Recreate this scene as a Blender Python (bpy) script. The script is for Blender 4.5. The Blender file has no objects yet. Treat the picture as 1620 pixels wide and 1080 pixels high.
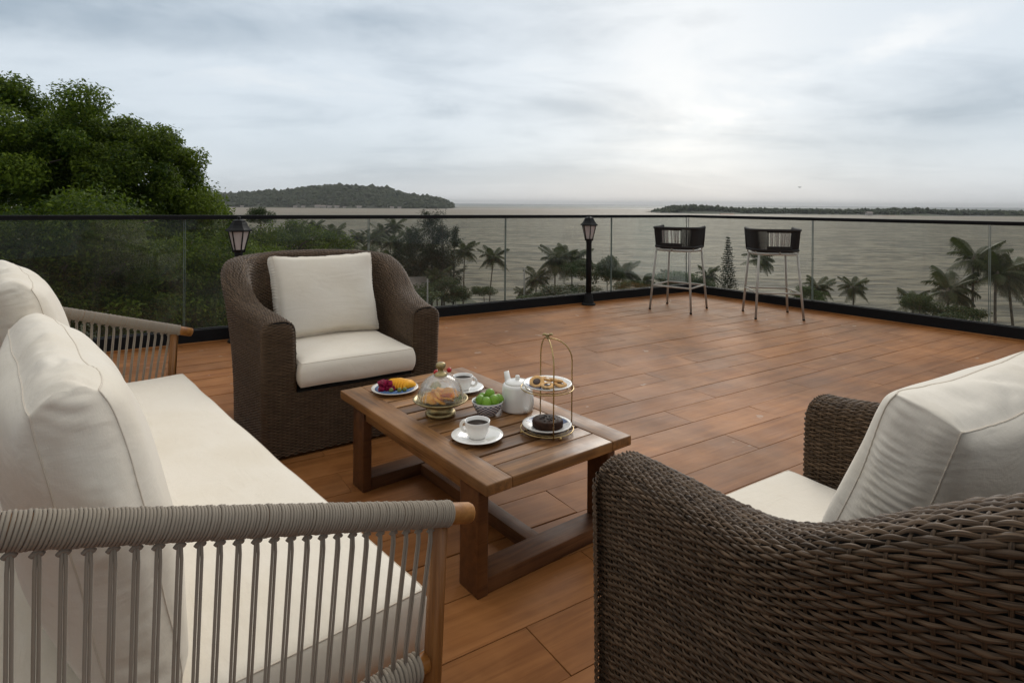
import bpy, bmesh, math, random
import numpy as np
from mathutils import Vector, Matrix, noise as mnoise

random.seed(7)
RNG = np.random.default_rng(11)
PI = math.pi
scene = bpy.context.scene
COL = scene.collection

# ---------------------------------------------------------------- camera
F_PX, V0, CAM_H, ROLL = 945.0, 321.7, 1.25, 0.0075
cam_data = bpy.data.cameras.new("camera")
cam_data.sensor_fit = 'HORIZONTAL'
cam_data.sensor_width = 36.0
cam_data.lens = F_PX / 1620.0 * 36.0
cam_data.shift_y = -(540.0 - V0) / 1620.0
cam_data.clip_start = 0.05
cam_data.clip_end = 90000.0
cam = bpy.data.objects.new("camera", cam_data)
COL.objects.link(cam)
cam.matrix_world = Matrix.Translation((0, 0, CAM_H)) @ Matrix.Rotation(PI / 2, 4, 'X') @ Matrix.Rotation(ROLL, 4, 'Z')
scene.camera = cam

# ---------------------------------------------------------------- sky, sun, exposure
SUN_AZ = math.radians(16.0)      # clockwise from +Y
SUN_EL = math.radians(24.0)
scene.view_settings.view_transform = 'Standard'
scene.view_settings.look = 'None'
scene.view_settings.exposure = 0.12
scene.view_settings.gamma = 1.0
scene.view_settings.use_curve_mapping = False
scene.cycles.max_bounces = 8
scene.cycles.transparent_max_bounces = 24
scene.cycles.caustics_reflective = False
scene.cycles.caustics_refractive = False
scene.cycles.sample_clamp_indirect = 4.0
scene.cycles.use_denoising = True
scene.cycles.volume_bounces = 0


class NT:
    """small helper to write node trees"""
    def __init__(self, tree):
        self.t = tree
        self.n = tree.nodes
        self.l = tree.links

    def node(self, kind, **kw):
        nd = self.n.new(kind)
        for k, v in kw.items():
            setattr(nd, k, v)
        return nd

    def put(self, sock, val):
        if hasattr(val, 'is_linked') or isinstance(val, bpy.types.NodeSocket):
            self.l.new(val, sock)
        elif val is not None:
            if isinstance(val, (tuple, list)) and len(val) == 3 and sock.type == 'RGBA':
                val = (*val, 1.0)
            sock.default_value = val

    def math(self, op, a, b=None, clamp=False):
        nd = self.node('ShaderNodeMath', operation=op)
        nd.use_clamp = clamp
        self.put(nd.inputs[0], a)
        if b is not None:
            self.put(nd.inputs[1], b)
        return nd.outputs[0]

    def vmath(self, op, a, b=None, scale=None):
        nd = self.node('ShaderNodeVectorMath', operation=op)
        self.put(nd.inputs[0], a)
        if b is not None:
            self.put(nd.inputs[1], b)
        if scale is not None:
            self.put(nd.inputs['Scale'], scale)
        return nd.outputs['Value'] if op in ('DOT_PRODUCT', 'LENGTH', 'DISTANCE') else nd.outputs[0]

    def mix(self, fac, a, b, blend='MIX'):
        nd = self.node('ShaderNodeMix', data_type='RGBA', blend_type=blend)
        nd.clamp_factor = True
        self.put(nd.inputs[0], fac)
        self.put(nd.inputs[6], a)
        self.put(nd.inputs[7], b)
        return nd.outputs[2]

    def noise(self, vec, scale=5.0, detail=4.0, rough=0.55, dist=0.0, dim='3D'):
        nd = self.node('ShaderNodeTexNoise', noise_dimensions=dim)
        self.put(nd.inputs['Vector'], vec)
        nd.inputs['Scale'].default_value = scale
        nd.inputs['Detail'].default_value = detail
        nd.inputs['Roughness'].default_value = rough
        nd.inputs['Distortion'].default_value = dist
        return nd.outputs['Fac']

    def mapping(self, vec, scale=(1, 1, 1), rot=(0, 0, 0), loc=(0, 0, 0)):
        nd = self.node('ShaderNodeMapping')
        self.put(nd.inputs['Vector'], vec)
        nd.inputs['Scale'].default_value = scale
        nd.inputs['Rotation'].default_value = rot
        self.put(nd.inputs['Location'], loc)
        return nd.outputs[0]

    def step(self, val, a, b, to0=0.0, to1=1.0, interp='SMOOTHSTEP'):
        nd = self.node('ShaderNodeMapRange', interpolation_type=interp)
        self.put(nd.inputs['Value'], val)
        nd.inputs['From Min'].default_value = a
        nd.inputs['From Max'].default_value = b
        nd.inputs['To Min'].default_value = to0
        nd.inputs['To Max'].default_value = to1
        return nd.outputs[0]

    def bump(self, height, strength=0.3, dist=0.01, normal=None):
        nd = self.node('ShaderNodeBump')
        self.put(nd.inputs['Height'], height)
        nd.inputs['Strength'].default_value = strength
        nd.inputs['Distance'].default_value = dist
        if normal is not None:
            self.put(nd.inputs['Normal'], normal)
        return nd.outputs[0]


def build_world():
    w = bpy.data.worlds.new("World")
    scene.world = w
    w.use_nodes = True
    w.cycles.sampling_method = 'AUTOMATIC'
    t = NT(w.node_tree)
    t.n.clear()
    out = t.node('ShaderNodeOutputWorld')
    bg = t.node('ShaderNodeBackground')
    bg.inputs['Strength'].default_value = 0.1
    sky = t.node('ShaderNodeTexSky', sky_type='NISHITA')
    sky.sun_disc = False
    sky.sun_elevation = SUN_EL
    sky.sun_rotation = SUN_AZ
    d = t.node('ShaderNodeTexCoord').outputs['Generated']
    sep = t.node('ShaderNodeSeparateXYZ')
    t.l.new(d, sep.inputs[0])
    x, y, z = sep.outputs
    zc = t.math('MAXIMUM', z, 0.0)
    den = t.math('ADD', zc, 0.16)
    comb = t.node('ShaderNodeCombineXYZ')
    t.put(comb.inputs[0], t.math('DIVIDE', x, den))
    t.put(comb.inputs[1], t.math('DIVIDE', y, den))
    plane = comb.outputs[0]
    # cloud sheets seen from below: broad banks plus finer streaks
    big = t.noise(t.mapping(plane, (0.34, 0.62, 1), (0, 0, -0.35), (1.35, 0.62, 0)), 1.0, 5.0, 0.48, 0.5)
    fine = t.noise(t.mapping(plane, (0.7, 1.1, 1), (0, 0, -0.5), (7.0, 2.0, 0)), 1.9, 6.0, 0.55, 0.8)
    wisp = t.noise(t.mapping(d, (1.6, 1.6, 5.5), (0, 0.1, 0), (0.4, 0.9, 0.1)), 1.9, 6.0, 0.55, 0.9)
    m = t.math('ADD', t.math('MULTIPLY', big, 0.62), t.math('ADD', t.math('MULTIPLY', fine, 0.20), t.math('MULTIPLY', wisp, 0.28)))
    cov = t.step(m, 0.41, 0.63)
    # cloud banks and breaks: (azimuth, elevation, half width, half height, slope, amount), in degrees
    az = t.math('MULTIPLY', t.math('ARCTAN2', x, y), 57.2958)
    el = t.math('MULTIPLY', t.math('ARCSINE', z), 57.2958)
    az = t.math('ADD', az, t.math('MULTIPLY', t.math('SUBTRACT', t.noise(d, 5.0, 7, 0.66), 0.5), 19.0))
    el = t.math('ADD', el, t.math('MULTIPLY', t.math('SUBTRACT', t.noise(t.mapping(d, (1, 1, 2.2), (0, 0, 0), (4, 2, 9)), 6.5, 6, 0.62), 0.5), 5.5))
    banks = [(-31, 14.5, 20, 2.6, 0.02, -0.70), (-12, 16.6, 9, 1.1, 0.0, -0.45), (-7.2, 8.7, 3.2, 0.9, -0.05, -0.55),
             (-22, 11.0, 13, 1.5, 0.0, 0.30), (18, 7.8, 6.5, 1.3, 0.12, 0.75), (15, 5.0, 6.0, 1.6, 0.0, 0.55),
             (34, 6.0, 12, 2.8, 0.16, -0.55), (31, 12.6, 10, 1.4, 0.22, 0.40), (-15, 4.4, 15, 1.9, 0.0, -0.35),
             (17, 15.8, 3.2, 0.8, 0.0, -0.45), (4.5, 18.6, 9, 1.0, 0.0, -0.40), (3, 12.0, 12, 2.6, 0.05, 0.25),
             (70, 14, 18, 4, 0.0, -0.5), (-75, 10, 18, 4, 0.0, 0.3), (120, 16, 25, 5, 0.0, -0.4), (-130, 12, 25, 5, 0.0, -0.4), (175, 14, 22, 4, 0.0, 0.3)]
    for (a0, e0, wa, he, sl, amt) in banks:
        da = t.math('SUBTRACT', az, a0)
        de = t.math('SUBTRACT', t.math('SUBTRACT', el, e0), t.math('MULTIPLY', da, sl))
        r2 = t.math('ADD', t.math('POWER', t.math('ABSOLUTE', t.math('DIVIDE', da, wa)), 2.0), t.math('POWER', t.math('ABSOLUTE', t.math('DIVIDE', de, he)), 2.0))
        cov = t.math('ADD', cov, t.math('MULTIPLY', t.math('POWER', 2.71828, t.math('MULTIPLY', r2, -1.0)), amt))
    c = t.mix(t.step(cov, -0.15, 0.95, 0.0, 1.0, 'LINEAR'), (0.375, 0.452, 0.530), (0.665, 0.735, 0.800))
    c = t.mix(t.step(cov, 0.95, 1.7), c, (0.93, 0.94, 0.94))
    # paler, flatter veil towards the horizon
    c = t.mix(t.step(zc, 0.0, 0.11, 0.70, 0.0), c, (0.575, 0.630, 0.690))
    # light breaking through around the hidden sun
    sd = (math.sin(SUN_AZ) * math.cos(0.135), math.cos(SUN_AZ) * math.cos(0.135), math.sin(0.135))
    dt = t.math('MAXIMUM', t.vmath('DOT_PRODUCT', d, sd), 0.0)
    g1 = t.math('POWER', dt, 110.0)
    g2 = t.math('POWER', dt, 14.0)
    hole = t.step(wisp, 0.36, 0.62, 0.35, 1.0)
    glow = t.math('ADD', t.math('MULTIPLY', t.math('MULTIPLY', g1, hole), 0.36), t.math('MULTIPLY', g2, 0.10))
    c = t.mix(glow, c, (1.0, 0.985, 0.955))
    # an overcast sky grows brighter towards the zenith
    zen = t.step(zc, 0.30, 0.95, 1.0, 2.25)
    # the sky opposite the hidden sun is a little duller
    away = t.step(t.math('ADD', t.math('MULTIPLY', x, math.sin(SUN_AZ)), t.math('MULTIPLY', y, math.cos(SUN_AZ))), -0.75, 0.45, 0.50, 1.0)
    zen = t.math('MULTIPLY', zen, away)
    c = t.mix(t.step(zc, 0.32, 0.75, 0.0, 0.85), c, (0.545, 0.525, 0.490))
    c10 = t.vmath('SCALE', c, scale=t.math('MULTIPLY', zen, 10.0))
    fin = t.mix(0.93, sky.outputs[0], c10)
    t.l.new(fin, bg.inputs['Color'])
    t.l.new(bg.outputs[0], out.inputs['Surface'])


build_world()

sun_data = bpy.data.lights.new("sun", 'SUN')
sun_data.energy = 0.9
sun_data.angle = math.radians(24.0)
sun_data.color = (1.0, 0.955, 0.88)
sun = bpy.data.objects.new("sun", sun_data)
COL.objects.link(sun)
sun_dir = Vector((math.sin(SUN_AZ) * math.cos(SUN_EL), math.cos(SUN_AZ) * math.cos(SUN_EL), math.sin(SUN_EL)))
sun.rotation_euler = sun_dir.to_track_quat('Z', 'Y').to_euler()


# ---------------------------------------------------------------- measuring helper: pixel of the photograph + distance -> point
def ray(u, v):
    s, c = math.sin(ROLL), math.cos(ROLL)
    dx, dy = u - 810.0, v - V0
    return Vector(((dx * c + dy * s) / F_PX, 1.0, -(-dx * s + dy * c) / F_PX))


def at_y(u, v, Y):
    r = ray(u, v) * Y
    return Vector((r.x, r.y, r.z + CAM_H))


# ---------------------------------------------------------------- objects
def empty(name, loc=(0, 0, 0), rz=0.0, label=None, cat=None, group=None, kind=None):
    o = bpy.data.objects.new(name, None)
    o.empty_display_size = 0.1
    COL.objects.link(o)
    o.location = loc
    o.rotation_euler = (0, 0, rz)
    tag(o, label, cat, group, kind)
    return o


def tag(o, label=None, cat=None, group=None, kind=None):
    if label:
        o['label'] = label
    if cat:
        o['category'] = cat
    if group:
        o['group'] = group
    if kind:
        o['kind'] = kind
    return o


def link(name, mesh, parent=None, loc=(0, 0, 0), rot=(0, 0, 0), scale=(1, 1, 1)):
    o = bpy.data.objects.new(name, mesh)
    COL.objects.link(o)
    o.parent = parent
    o.location = loc
    o.rotation_euler = rot
    o.scale = scale
    return o


def copy_tree(o, parent=None):
    c = o.copy()
    COL.objects.link(c)
    c.parent = parent
    for ch in list(o.children):
        copy_tree(ch, c)
    return c


# ---------------------------------------------------------------- mesh accumulator
class MB:
    def __init__(self):
        self.v, self.f, self.c, self.uv = [], [], [], []
        self.nv = 0

    def add(self, verts, faces):
        verts = np.asarray(verts, dtype=float)
        b = self.nv
        self.v.append(verts)
        self.f.extend([tuple(i + b for i in fc) for fc in faces])
        self.nv += len(verts)
        return b

    def box(self, lo, hi, rot=None, off=(0, 0, 0)):
        x0, y0, z0 = lo
        x1, y1, z1 = hi
        v = np.array([(x0, y0, z0), (x1, y0, z0), (x1, y1, z0), (x0, y1, z0), (x0, y0, z1), (x1, y0, z1), (x1, y1, z1), (x0, y1, z1)], float)
        if rot is not None:
            v = v @ np.array(rot.to_3x3()).T
        v = v + np.array(off)
        self.add(v, [(0, 3, 2, 1), (4, 5, 6, 7), (0, 1, 5, 4), (1, 2, 6, 5), (2, 3, 7, 6), (3, 0, 4, 7)])

    def tube(self, pts, rad, n=8, closed=False, caps=True, squash=1.0):
        pts = np.asarray(pts, float)
        m = len(pts)
        rad = np.full(m, rad, float) if np.isscalar(rad) else np.asarray(rad, float)
        if closed:
            tan = np.roll(pts, -1, 0) - np.roll(pts, 1, 0)
        else:
            tan = np.gradient(pts, axis=0)
        tan /= np.linalg.norm(tan, axis=1)[:, None] + 1e-12
        ref = np.array([0, 0, 1.0]) if abs(tan[0][2]) < 0.9 else np.array([1.0, 0, 0])
        nrm = np.zeros_like(pts)
        a = np.cross(tan[0], ref)
        a /= np.linalg.norm(a)
        for i in range(m):
            a = a - tan[i] * a.dot(tan[i])
            a /= np.linalg.norm(a) + 1e-12
            nrm[i] = a
        bi = np.cross(tan, nrm)
        ang = np.arange(n) * 2 * PI / n
        v = (pts[:, None, :] + rad[:, None, None] * (np.cos(ang)[None, :, None] * nrm[:, None, :] + squash * np.sin(ang)[None, :, None] * bi[:, None, :])).reshape(-1, 3)
        f = []
        for i in range(m if closed else m - 1):
            j = (i + 1) % m
            for k in range(n):
                k2 = (k + 1) % n
                f.append((i * n + k, i * n + k2, j * n + k2, j * n + k))
        if caps and not closed:
            f.append(tuple(range(n - 1, -1, -1)))
            f.append(tuple((m - 1) * n + k for k in range(n)))
        self.add(v, f)

    def lathe(self, prof, n=24, off=(0, 0, 0), wob=0.0, rot=None, flute=0, flute_amp=0.0):
        prof = np.asarray(prof, float)
        ang = np.arange(n) * 2 * PI / n
        r = prof[:, 0][:, None] * (1 + flute_amp * np.cos(flute * ang)[None, :])
        v = np.stack([r * np.cos(ang)[None, :], r * np.sin(ang)[None, :], np.repeat(prof[:, 1][:, None], n, 1)], -1).reshape(-1, 3)
        if rot is not None:
            v = v @ np.array(rot.to_3x3()).T
        v = v + np.array(off)
        f = []
        m = len(prof)
        for i in range(m - 1):
            for k in range(n):
                k2 = (k + 1) % n
                f.append((i * n + k, i * n + k2, (i + 1) * n + k2, (i + 1) * n + k))
        if prof[0, 0] > 1e-6:
            f.append(tuple(range(n - 1, -1, -1)))
        if prof[-1, 0] > 1e-6:
            f.append(tuple((m - 1) * n + k for k in range(n)))
        self.add(v, f)

    def grid(self, P):
        """P: (a, b, 3) array of points"""
        a, b, _ = P.shape
        idx = np.arange(a * b).reshape(a, b)
        q = np.stack([idx[:-1, :-1], idx[1:, :-1], idx[1:, 1:], idx[:-1, 1:]], -1).reshape(-1, 4)
        self.add(P.reshape(-1, 3), [tuple(r) for r in q.tolist()])

    def mesh(self, name, mat, smooth=True, merge=False):
        me = bpy.data.meshes.new(name)
        V = np.concatenate(self.v) if self.v else np.zeros((0, 3))
        me.from_pydata(V.tolist(), [], self.f)
        if merge:
            bm = bmesh.new()
            bm.from_mesh(me)
            bmesh.ops.remove_doubles(bm, verts=bm.verts, dist=1e-5)
            bm.to_mesh(me)
            bm.free()
        me.materials.append(mat)
        me.polygons.foreach_set('use_smooth', [smooth] * len(me.polygons))
        me.update()
        return me

    def obj(self, name, mat, parent=None, smooth=True, loc=(0, 0, 0), rot=(0, 0, 0), merge=False):
        return link(name, self.mesh(name, mat, smooth, merge), parent, loc, rot)


def quad_mesh(name, V, Q, mat, smooth=False, color=None, uv=None):
    """fast mesh from numpy quads; color is per vertex"""
    me = bpy.data.meshes.new(name)
    V = np.asarray(V, np.float32)
    Q = np.asarray(Q, np.int32)
    me.vertices.add(len(V))
    me.vertices.foreach_set('co', V.ravel())
    me.loops.add(Q.size)
    me.loops.foreach_set('vertex_index', Q.ravel())
    me.polygons.add(len(Q))
    me.polygons.foreach_set('loop_start', np.arange(0, Q.size, 4, dtype=np.int32))
    me.polygons.foreach_set('loop_total', np.full(len(Q), 4, np.int32))
    me.materials.append(mat)
    me.polygons.foreach_set('use_smooth', np.full(len(Q), smooth, bool))
    me.update(calc_edges=True)
    if color is not None:
        at = me.attributes.new('tone', 'FLOAT', 'POINT')
        at.data.foreach_set('value', np.asarray(color, np.float32))
    if uv is not None:
        ul = me.uv_layers.new(name='uv')
        ul.data.foreach_set('uv', np.asarray(uv, np.float32)[Q.ravel()].ravel())
    me.validate()
    return me


def board(name, size, mat, parent=None, loc=(0, 0, 0), rot=(0, 0, 0), bevel=0.004, seg=2, taper=None):
    """a bevelled plank centred on its own origin, long side along local X"""
    bm = bmesh.new()
    bmesh.ops.create_cube(bm, size=1.0)
    bmesh.ops.scale(bm, vec=size, verts=bm.verts)
    if taper:
        taper(bm)
    bmesh.ops.bevel(bm, geom=list(bm.edges), offset=bevel, segments=seg, profile=0.6, affect='EDGES')
    me = bpy.data.meshes.new(name)
    bm.to_mesh(me)
    bm.free()
    me.materials.append(mat)
    me.polygons.foreach_set('use_smooth', [True] * len(me.polygons))
    me.update()
    return link(name, me, parent, loc, rot)


# ---------------------------------------------------------------- materials
MATS = {}


def new_mat(name):
    m = bpy.data.materials.new(name)
    m.use_nodes = True
    t = NT(m.node_tree)
    t.n.clear()
    out = t.node('ShaderNodeOutputMaterial')
    p = t.node('ShaderNodeBsdfPrincipled')
    t.l.new(p.outputs[0], out.inputs['Surface'])
    MATS[name] = m
    return m, t, p, out


def rnd_coords(t, space='Object', amount=37.0):
    tc = t.node('ShaderNodeTexCoord').outputs[space]
    rnd = t.node('ShaderNodeObjectInfo').outputs['Random']
    comb = t.node('ShaderNodeCombineXYZ')
    t.put(comb.inputs[0], t.math('MULTIPLY', rnd, amount))
    t.put(comb.inputs[1], t.math('MULTIPLY', rnd, amount * 2.7))
    t.put(comb.inputs[2], t.math('MULTIPLY', rnd, amount * 1.3))
    return t.vmath('ADD', tc, comb.outputs[0]), rnd


def plain(name, col, rough=0.5, metal=0.0, var=0.0, vscale=20.0, bump=0.0, bscale=80.0, spec=0.5, coat=0.0):
    m, t, p, out = new_mat(name)
    vec = t.node('ShaderNodeTexCoord').outputs['Object']
    if var:
        n = t.noise(vec, vscale, 4)
        lo = tuple(c * (1 - var) for c in col)
        hi = tuple(min(1, c * (1 + var)) for c in col)
        t.put(p.inputs['Base Color'], t.mix(t.step(n, 0.3, 0.7), lo, hi))
        t.put(p.inputs['Roughness'], t.step(n, 0.2, 0.8, rough * 0.8, min(1, rough * 1.25)))
    else:
        t.put(p.inputs['Base Color'], col)
        p.inputs['Roughness'].default_value = rough
    p.inputs['Metallic'].default_value = metal
    p.inputs['Specular IOR Level'].default_value = spec
    p.inputs['Coat Weight'].default_value = coat
    if bump:
        t.put(p.inputs['Normal'], t.bump(t.noise(vec, bscale, 5), bump, 0.004))
    return m


def wood(name, dark, mid, light, rough=(0.35, 0.6), grain=1.0, spots=0.0, objvar=0.25, rot=(0, 0, 0), wear=None, spec=0.4, weather=0.0):
    m, t, p, out = new_mat(name)
    v, rnd = rnd_coords(t)
    if any(rot):
        v = t.mapping(v, rot=rot)
    g1 = t.noise(t.mapping(v, (1.6 * grain, 26 * grain, 26 * grain)), 1.0, 5, 0.6, 0.6)
    g2 = t.noise(t.mapping(v, (5 * grain, 130 * grain, 130 * grain)), 1.0, 3, 0.5, 0.2)
    blot = t.noise(v, 2.6, 4, 0.6, 0.4)
    c = t.mix(t.step(g1, 0.30, 0.72), dark, mid)
    c = t.mix(t.math('MULTIPLY', t.step(blot, 0.35, 0.75), 0.6), c, light)
    c = t.mix(t.step(g2, 0.50, 0.75, 0.0, 0.5), c, dark)
    k = t.step(rnd, 0, 1, 1 - objvar, 1 + objvar, 'LINEAR')
    c = t.vmath('SCALE', c, scale=k)
    if weather:
        wp = t.node('ShaderNodeNewGeometry').outputs['Position']
        st = t.noise(wp, 0.9, 6, 0.65, 0.8)
        c = t.vmath('SCALE', c, scale=t.step(st, 0.3, 0.7, 1 - weather, 1 + weather * 0.6))
        st2 = t.noise(t.mapping(wp, (1, 1, 1), (0, 0, 0), (9, 4, 0)), 4.5, 5, 0.7, 1.2)
        c = t.mix(t.step(st2, 0.60, 0.78, 0.0, 0.40), c, dark)
        sc = t.noise(t.mapping(v, (2.5, 60, 60)), 1.0, 2, 0.5, 0.1)
        c = t.mix(t.step(sc, 0.70, 0.80, 0.0, 0.30), c, tuple(min(1, q * 1.5) for q in light))
    if spots:
        sp = t.noise(v, 9.0, 2, 0.4, 0.2)
        c = t.mix(t.step(sp, 0.73, 0.765, 0.0, spots), c, wear or (0.45, 0.36, 0.29))
    t.put(p.inputs['Base Color'], c)
    r = t.noise(v, 3.2, 4, 0.6)
    t.put(p.inputs['Roughness'], t.step(r, 0.3, 0.7, rough[0], rough[1]))
    p.inputs['Specular IOR Level'].default_value = spec
    t.put(p.inputs['Normal'], t.bump(t.math('ADD', g1, t.math('MULTIPLY', g2, 0.7)), 0.25, 0.0022))
    return m


def fabric(name, col, weave=900.0, wr=0.35, dirt=None):
    m, t, p, out = new_mat(name)
    v, rnd = rnd_coords(t)
    w1 = t.noise(t.mapping(v, (weave * 0.5, weave * 0.12, weave * 0.5)), 1.0, 2, 0.5)
    w2 = t.noise(t.mapping(v, (weave * 0.12, weave * 0.5, weave * 0.12)), 1.0, 2, 0.5)
    soft = t.noise(v, 5.5, 4, 0.55, 0.6)
    crease = t.noise(t.mapping(v, (3.0, 9.0, 4.0), (0.3, 0.5, 0.7)), 1.6, 3, 0.5, 1.2)
    c = t.mix(t.step(t.noise(v, 3.0, 5, 0.6), 0.35, 0.75), col, tuple(x * y for x, y in zip(col, (0.93, 0.91, 0.87))))
    c = t.mix(t.step(t.math('ADD', w1, w2), 0.8, 1.25, 0.0, 0.12), c, tuple(x * 0.75 for x in col))
    if dirt:
        c = t.mix(t.step(t.noise(v, 6.0, 5, 0.65, 0.8), 0.62, 0.8, 0.0, 0.45), c, dirt)
    t.put(p.inputs['Base Color'], c)
    p.inputs['Roughness'].default_value = 0.95
    p.inputs['Specular IOR Level'].default_value = 0.15
    p.inputs['Sheen Weight'].default_value = 0.15
    n1 = t.bump(t.math('ADD', t.math('MULTIPLY', soft, 0.6), t.math('MULTIPLY', crease, 0.5)), wr, 0.018)
    t.put(p.inputs['Normal'], t.bump(t.math('ADD', w1, w2), 0.25, 0.0008, n1))
    return m


def leaf_mat(name, dark, light, trans=0.35, rough=0.45, objvar=0.2):
    m, t, p, out = new_mat(name)
    at = t.node('ShaderNodeAttribute', attribute_name='tone').outputs['Fac']
    rnd = t.node('ShaderNodeObjectInfo').outputs['Random']
    c = t.mix(at, dark, light)
    c = t.vmath('SCALE', c, scale=t.step(rnd, 0, 1, 1 - objvar, 1 + objvar, 'LINEAR'))
    t.put(p.inputs['Base Color'], c)
    p.inputs['Roughness'].default_value = rough
    p.inputs['Specular IOR Level'].default_value = 0.14
    tr = t.node('ShaderNodeBsdfTranslucent')
    t.put(tr.inputs['Color'], t.mix(0.5, c, (light[0] * 1.5, light[1] * 1.7, light[2])))
    mx = t.node('ShaderNodeMixShader')
    mx.inputs[0].default_value = trans
    t.l.new(p.outputs[0], mx.inputs[1])
    t.l.new(tr.outputs[0], mx.inputs[2])
    t.l.new(mx.outputs[0], out.inputs['Surface'])
    return m


plank_mat = wood('deck_wood', (0.205, 0.076, 0.021), (0.310, 0.126, 0.039), (0.385, 0.172, 0.062), (0.52, 0.58), 0.8, 0.45, 0.09, spec=0.13, weather=0.30)
slab_mat = plain('deck_joint', (0.120, 0.046, 0.017), 0.8, var=0.3, vscale=6)
table_wood = wood('teak_dark', (0.082, 0.034, 0.011), (0.245, 0.113, 0.037), (0.420, 0.215, 0.080), (0.34, 0.56), 1.2, 0.0, 0.36)
sofa_wood = wood('teak_golden', (0.23, 0.085, 0.018), (0.42, 0.185, 0.046), (0.56, 0.28, 0.080), (0.35, 0.55), 1.4, 0.0, 0.1)
cream = fabric('cream_linen', (0.81, 0.742, 0.640), dirt=(0.66, 0.56, 0.44))
seam_mat = fabric('seam_linen', (0.70, 0.62, 0.52))
rope_mat = fabric('grey_rope', (0.300, 0.256, 0.206), 1500.0, 0.2)
black_metal = plain('black_powder_coat', (0.007, 0.007, 0.0075), 0.6, 0.0, 0.3, 30, 0.08, 200, spec=0.18)
lamp_black = plain('lamp_black', (0.010, 0.010, 0.010), 0.6, 0.0, 0.4, 25, 0.3, 120, spec=0.25)
stool_metal = plain('pale_metal', (0.47, 0.445, 0.39), 0.6, 0.0, 0.12, 15)
dark_rope = plain('charcoal_rope', (0.020, 0.017, 0.015), 0.85, 0, 0.3, 60, 0.5, 160)
grey_cord = plain('grey_cord', (0.33, 0.31, 0.29), 0.8, 0, 0.3, 60, 0.3, 160)
brass = plain('brass', (0.46, 0.33, 0.15), 0.28, 1.0, 0.15, 40)
old_brass = plain('aged_brass', (0.33, 0.26, 0.13), 0.36, 0.9, 0.3, 30, 0.1, 60)
china = plain('white_china', (0.84, 0.82, 0.78), 0.16, 0.0, spec=0.5, coat=0.4)
china_warm = plain('warm_china', (0.70, 0.68, 0.64), 0.25, 0.0, 0.05, 15, spec=0.5)


def wicker_mat():
    m, t, p, out = new_mat('wicker')
    uv = t.node('ShaderNodeUVMap').outputs[0]
    rnd = t.node('ShaderNodeObjectInfo').outputs['Random']
    sep = t.node('ShaderNodeSeparateXYZ')
    t.l.new(uv, sep.inputs[0])
    comb = t.node('ShaderNodeCombineXYZ')
    t.put(comb.inputs[0], t.math('ADD', t.math('MULTIPLY', sep.outputs[0], 14.0), t.math('MULTIPLY', rnd, 91.0)))
    t.put(comb.inputs[1], t.math('MULTIPLY', sep.outputs[1], 3.6))
    t.put(comb.inputs[2], t.math('MULTIPLY', rnd, 53.0))
    fib = t.noise(comb.outputs[0], 1.0, 3, 0.6, 0.15)
    comb2 = t.node('ShaderNodeCombineXYZ')
    t.put(comb2.inputs[0], t.math('ADD', t.math('MULTIPLY', sep.outputs[0], 3.0), t.math('MULTIPLY', rnd, 31.0)))
    t.put(comb2.inputs[1], t.math('MULTIPLY', rnd, 17.0))
    tone = t.noise(comb2.outputs[0], 2.0, 3, 0.6)
    c = t.mix(t.step(fib, 0.3, 0.7), (0.031, 0.0175, 0.009), (0.158, 0.102, 0.060))
    c = t.mix(t.step(tone, 0.35, 0.7, 0.0, 0.55), c, (0.088, 0.054, 0.031))
    c = t.vmath('SCALE', c, scale=t.step(rnd, 0, 1, 0.72, 1.25, 'LINEAR'))
    t.put(p.inputs['Base Color'], c)
    p.inputs['Roughness'].default_value = 0.5
    p.inputs['Specular IOR Level'].default_value = 0.2
    t.put(p.inputs['Normal'], t.bump(fib, 0.6, 0.0016))
    return m


wicker = wicker_mat()
weave_gap_dark = plain('weave_gap_dark', (0.008, 0.006, 0.0045), 0.9)  # near black, puts the shade between the strands into the colour


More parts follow.
